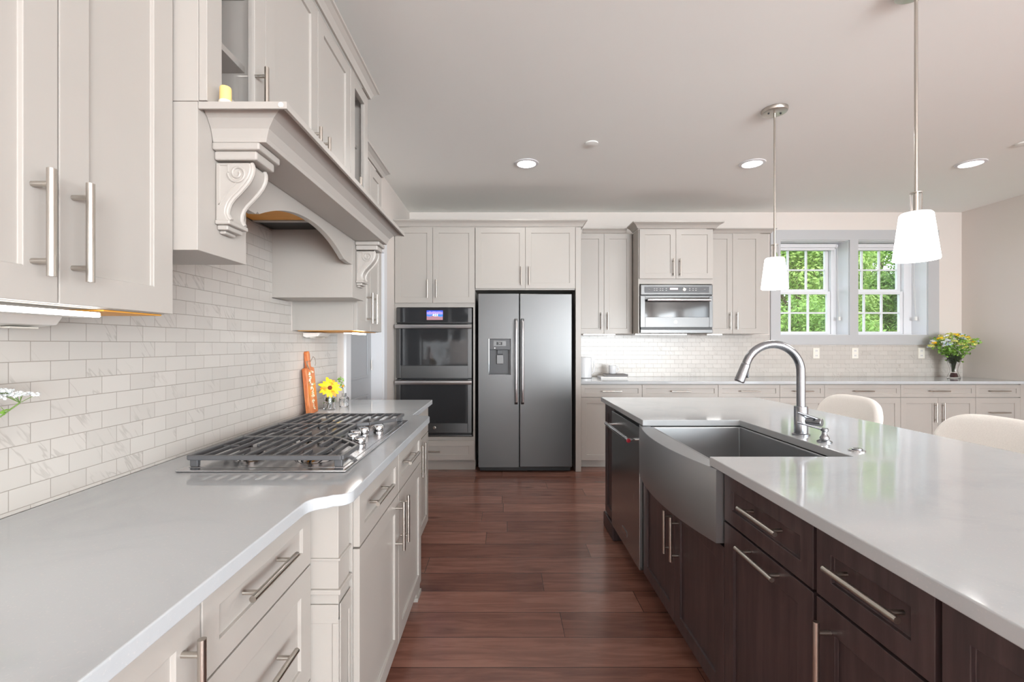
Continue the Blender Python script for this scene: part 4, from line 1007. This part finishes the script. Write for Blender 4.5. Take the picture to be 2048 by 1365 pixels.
# farmhouse sink: curved apron, rim and bowl in one skin
sk = empty('farmhouse_sink', (.9, 1.92, .63), 0, 'stainless farmhouse sink with a bowed apron front set into the island', 'sink'); o = (.9, 1.92, .63)
sy0, sy1 = 1.495, 2.345; zt, zb = .8785, .636; n = 24
def bowx(t_): return .697-.056*(1-(2*t_-1)**2)
a = MB(o); L = []
for i in range(n+1):
    t_ = i/n; y = sy0+(sy1-sy0)*t_; x = bowx(t_)
    L.append([a.v((x, y, zb)), a.v((x-.0005, y, zb+.003)), a.v((x, y, zt-.004)), a.v((x+.003, y, zt)), a.v((.733, y, zt)), a.v((.733, y, zb))])
a.skin(L); a.build('apron', M['steel_z'], sk, 0, True)
def bowl():
    a = MB(o); bx0, bx1, by0, by1 = .745, 1.172, 1.515, 2.262; zbt = .66; r_ = .012
    A = [a.v(p) for p in ((bx0, by0, zt), (bx1, by0, zt), (bx1, by1, zt), (bx0, by1, zt))]
    B = [a.v(p) for p in ((bx0, by0, zbt), (bx1, by0, zbt), (bx1, by1, zbt), (bx0, by1, zbt))]
    t_ = .011
    C = [a.v(p) for p in ((bx0-t_, by0-.018, zt), (bx1+t_, by0-.018, zt), (bx1+t_, by1+t_, zt), (bx0-t_, by1+t_, zt))]
    D_ = [a.v(p) for p in ((bx0-t_, by0-.018, zbt-.01), (bx1+t_, by0-.018, zbt-.01), (bx1+t_, by1+t_, zbt-.01), (bx0-t_, by1+t_, zbt-.01))]
    for i in range(4):
        j = (i+1) % 4; a.f([A[i], A[j], B[j], B[i]]); a.f([C[i], C[j], A[j], A[i]]); a.f([C[j], C[i], D_[i], D_[j]])
    a.f(B); a.f(D_[::-1]); return a.build('bowl', M['steel_z'], sk, .006, False, 0, 3)
bw = bowl()
MB(o).lathe([(.045, 0), (.045, .003), (.03, .002), (.001, .001)], (.96, 1.9, .6605), 24).build('drain', M['chrome'], bw, 0, True)
# faucet
fa = empty('faucet', (1.243, 1.905, ZK), 0, 'tall brushed gooseneck kitchen faucet behind the sink', 'faucet')
FS = metal('faucet_steel', (160, 163, 168), .2); 
MB().lathe([(.033, .0006), (.033, .006), (.026, .009), (.026, .118), (.0245, .121), (.017, .121)], seg=32).build('faucet_base', FS, fa, 0, True)
pth = [(0, 0, .118), (0, 0, .245)]
R_ = .1175
for i in range(1, 25):
    a = PI*i/24*.90; pth.append((-R_+R_*math.cos(a), 0, .262+R_*math.sin(a)))
lp = Vector(pth[-1]); dr_ = (Vector(pth[-1])-Vector(pth[-2])).normalized()
MB().tube(pth, .0165, 20).build('spout', FS, fa, 0, True)
e = lp+dr_*.008
sh = MB(); sh.tube([lp+dr_*.001, lp+dr_*.004, lp+dr_*.012, lp+dr_*.078, lp+dr_*.082], [.0165, .0175, .0185, .0205, .017], 20); sp_ = sh.build('spray_head', FS, fa, 0, True)
pb = lp+dr_*.045+Vector((.0205, -.002, .003)); MB().box(pb.x-.003, pb.x+.004, pb.y-.006, pb.y+.006, pb.z-.02, pb.z+.02).build('spray_button', M['dgrey'], sp_, .002)
ld_ = Vector((.55, -.83, 0)).normalized()
lv = MB(); lv.tube([ld_*.02+Vector((0, 0, .062)), ld_*.078+Vector((0, 0, .062))], .0165, 24); lo = lv.build('lever_hub', FS, fa, .002, True)
lv = MB(); lv.tube([ld_*.062+Vector((0, 0, .075)), ld_*.062+Vector((-.05, -.004, .092)), ld_*.062+Vector((-.088, -.008, .104))], [.0055, .005, .0045], 12); lv.build('lever', FS, lo, 0, True)
sd = empty('soap_dispenser', (1.243, 1.765, ZK), 0, 'small brushed soap dispenser pump in front of the faucet', 'soap dispenser')
MB().lathe([(.026, .0006), (.026, .004), (.021, .007), (.0155, .010), (.0165, .018), (.012, .026), (.009, .031), (.0085, .040), (.013, .043), (.013, .052), (.010, .055), (.001, .055)], seg=28).build('pump_body', FS, sd, 0, True)
MB().tube([(0, 0, .048), (-.045, .02, .060), (-.082, .036, .071)], [.0048, .0042, .0036], 10).build('pump_spout', FS, sd, 0, True)
ab = empty('disposal_button', (1.257, 1.62, ZK), 0, 'flat round metal air-switch button on the island beside the sink', 'button')
MB().lathe([(.026, .0006), (.026, .003), (.023, .005), (.020, .0045)], seg=28).build('button_ring', M['chrome'], ab, 0, True)
MB().lathe([(.016, .0046), (.016, .009), (.014, .010), (.001, .010)], seg=24).build('push_cap', FS, ab, 0, True)

# ------------------------------------------------------------------ stools
def stool(loc, label, rz):
    r = empty('counter_stool', loc, rz, label, 'stool', 'counter stools along the island')
    # seat faces -X; back stands at +X
    s = MB(); s.box(-.24, .14, -.23, .23, .60, .69); s.build('seat', M['fabric'], r, .04, True, 0, 5)
    b = MB(); rows = []; nu, nv = 20, 8
    H0, H1 = .62, .955
    def pt(u, v_, t_):
        a = u*1.02; wy = .27*(1-.10*(1-v_)); top = (1-abs(u)**3.2*.42)
        z = H0+(H1-H0)*v_*top
        x = .185-.14*(1-math.cos(a*1.15))*.9 + .03*v_
        y = wy*math.sin(a*1.35)/math.sin(1.02*1.35)
        nx, ny = math.cos(a*.9), math.sin(a*.9)
        return (x+nx*t_, y+ny*t_, z)
    ring_rows = []
    for i in range(nu+1):
        u = -1+2*i/nu; prof = [pt(u, v_/nv, .022) for v_ in range(nv+1)] + [tuple(Vector(pt(u, 1, 0))+Vector((0, 0, .008)))] + [pt(u, v_/nv, -.022) for v_ in range(nv, -1, -1)]
        ring_rows.append([b.v(p) for p in prof])
    b.skin(ring_rows); b.build('backrest', M['fabric'], r, 0, 'all', 1)
    for sx_, sy_ in ((-.19, -.18), (-.19, .18), (.11, -.18), (.11, .18)):
        MB().tube([(sx_*1.15, sy_*1.12, .0005), (sx_, sy_, .605)], [.012, .018], 12).build('leg', M['frame_wood'], r, 0, True)
    f = MB(); c4 = [(-.21, -.195, .2), (-.21, .195, .2), (.12, .195, .2), (.12, -.195, .2)]
    for p, q in zip(c4, c4[1:]+c4[:1]): f.tube([p, q], .008, 10)
    f.build('footrest', M['frame_wood'], r, 0, True); return r
s0 = stool((2.05, 2.93, 0), 'cream upholstered counter stool at the far end of the island', 0)
dup(s0, (2.05, 2.06, 0), 'cream upholstered counter stool nearer the camera, at the right edge', 0)

# ------------------------------------------------------------------ pendants and ceiling fittings
def pendant(loc, label):
    r = empty('pendant_lamp', loc, 0, label, 'lamp', 'pendants above the island')
    H = ZC-loc[2]
    MB().lathe([(.079, H-.0008), (.079, H-.012), (.075, H-.022), (.068, H-.025), (.001, H-.025)], seg=40).build('canopy', M['nickel'], r, 0, True)
    c_ = MB()
    for a in (PI, 0): c_.lathe([(.006, 0), (.006, .004), (.003, .007), (.001, .007)], (.04*math.cos(a), .04*math.sin(a), H-.0255), 12, (0, 0, -1))
    c_.build('canopy_screw', M['dgrey'], r, 0, True)
    MB().cyl((0, 0, .27), (0, 0, H-.0255), .0065, 12).build('rod', M['nickel'], r, 0, True)
    MB().lathe([(.021, .213), (.021, .285), (.019, .285), (.019, .213)], seg=24, cap0=False, cap1=False).build('glass_collar', M['glass'], r, 0, True)
    MB().lathe([(.010, .205), (.010, .29), (.0225, .29), (.0225, .293), (.007, .296)], seg=20).build('socket_stem', M['nickel'], r, 0, True)
    s = MB(); s.lathe([(.0775, .0), (.0805, .004), (.058, .197), (.052, .204), (.012, .205), (.012, .203), (.050, .202), (.0555, .196), (.077, .006)], seg=40, cap0=False, cap1=False)
    s.build('lamp_shade', M['shade'], r, 0, True)
    light('pendant_light', 'POINT', (0, 0, -.03), (0, 0, 0), 2.5, WARM, .05, parent=r)
    return r
pendant((1.787, 3.005, 1.655), 'lit pendant with a tapered white shade in front of the left window')
pendant((1.787, 1.9735, 1.655), 'nearer lit pendant with a tapered white shade, larger in view')
def downlight(x, y, lab, p=2.6):
    r = empty('recessed_downlight', (x, y, ZC), 0, lab, 'lamp', 'recessed ceiling downlights')
    MB().lathe([(.105, -.0006), (.102, -.006), (.080, -.010), (.078, -.004), (.078, -.0006)], seg=40, cap0=False, cap1=False).build('trim_ring', M['white'], r, 0, True)
    MB().lathe([(.077, -.0008), (.077, -.006), (.001, -.0062)], seg=36, cap0=False).build('lens', M['lens'], r)
    light('down_light', 'AREA', (0, 0, -.012), (0, 0, 0), p, WARM, .15, parent=r)
downlight(.193, 3.90, 'recessed ceiling downlight in front of the refrigerator'); downlight(2.126, 3.90, 'recessed ceiling downlight beside the farther pendant canopy'); downlight(4.0, 3.90, 'recessed ceiling downlight nearest the right wall')
for x in (.9, 3.6):
    for y in (-.8, -2.8, -4.8): downlight(x, y, 'recessed ceiling downlight in the ceiling behind the camera', 4)
def cap(x, y, lab):
    r = MB().lathe([(.050, -.0006), (.050, -.008), (.044, -.010), (.001, -.010)], seg=32, cap0=False).build('sprinkler_cover', M['ceil'], None, 0, True); r.location = (x, y, ZC); tag(r, lab, 'sprinkler')
cap(.675, 3.51, 'flat round sprinkler cover between the two left downlights'); cap(4.01, 3.51, 'flat round sprinkler cover at the right edge of the ceiling')

# ------------------------------------------------------------------ trees seen through the windows
def tree(label, x, y, r_, h, mat, n=9000, seed=1, leaf=.09):
    rng = np.random.default_rng(seed); rt = empty('tree', (x, y, -.5), 0, label, 'tree', 'trees outside the windows')
    # clumps on an ellipsoid
    K = 70; th = rng.uniform(0, 2*PI, K); ph = np.arccos(rng.uniform(-1, 1, K)); rad = rng.uniform(.6, 1., K)
    C = np.stack([r_*rad*np.sin(ph)*np.cos(th), r_*rad*np.sin(ph)*np.sin(th), h*.52+h*.47*rad*np.cos(ph)], 1)
    idx = rng.integers(0, K, n); d = rng.normal(size=(n, 3)); d /= np.linalg.norm(d, axis=1)[:, None]
    P_ = C[idx] + d*rng.uniform(.45, 1, n)[:, None]*r_*.30
    P_[:, 2] = np.maximum(P_[:, 2], .1)
    nn = d + rng.normal(size=(n, 3))*.5 + np.array([0, 0, .4]); nn /= np.linalg.norm(nn, axis=1)[:, None]
    a = np.cross(nn, rng.normal(size=(n, 3))); a /= np.linalg.norm(a, axis=1)[:, None]; b_ = np.cross(nn, a)
    s_ = leaf*rng.uniform(.6, 1.3, n)[:, None]
    V_ = np.stack([P_-a*s_, P_+b_*s_*.45, P_+a*s_, P_-b_*s_*.45], 1).reshape(-1, 3)
    F = np.arange(n*4).reshape(n, 4)
    me = bpy.data.meshes.new('foliage'); me.from_pydata(V_.tolist(), [], F.tolist()); me.materials.append(mat)
    f = bpy.data.objects.new('foliage', me); COL.objects.link(f); f.parent = rt
    t_ = MB(); t_.tube([(0, 0, 0), (.03, 0, h*.3), (0, .05, h*.7)], [.14, .10, .04], 10)
    for k in range(6):
        an = k*1.05; t_.tube([(0, 0, h*(.25+.06*k)), (r_*.45*math.cos(an), r_*.45*math.sin(an), h*(.42+.07*k))], [.05, .02], 8)
    t_.build('trunk', M['bark'], rt, 0, True)
tree('bright green tree seen through the left window', 7.9, 12.2, 1.7, 5.6, M['fol1'], 55000, 1, .05)
tree('darker green tree seen low through the left window', 6.4, 9.4, 1.15, 2.7, M['fol2'], 22000, 2, .04)
tree('mid green tree seen through the right window', 12.3, 13.6, 1.95, 6.4, M['fol2'], 75000, 3, .055)
tree('olive green tree seen low through the right window', 9.3, 9.1, 1.1, 2.9, M['fol3'], 22000, 4, .04)
tree('tall tree farther back behind the other trees', 15.4, 18.6, 3.6, 9.5, M['fol2'], 40000, 5, .08)
tree('light green tree at the far left of the garden', 3.6, 14.0, 1.8, 6.4, M['fol1'], 24000, 6, .05)
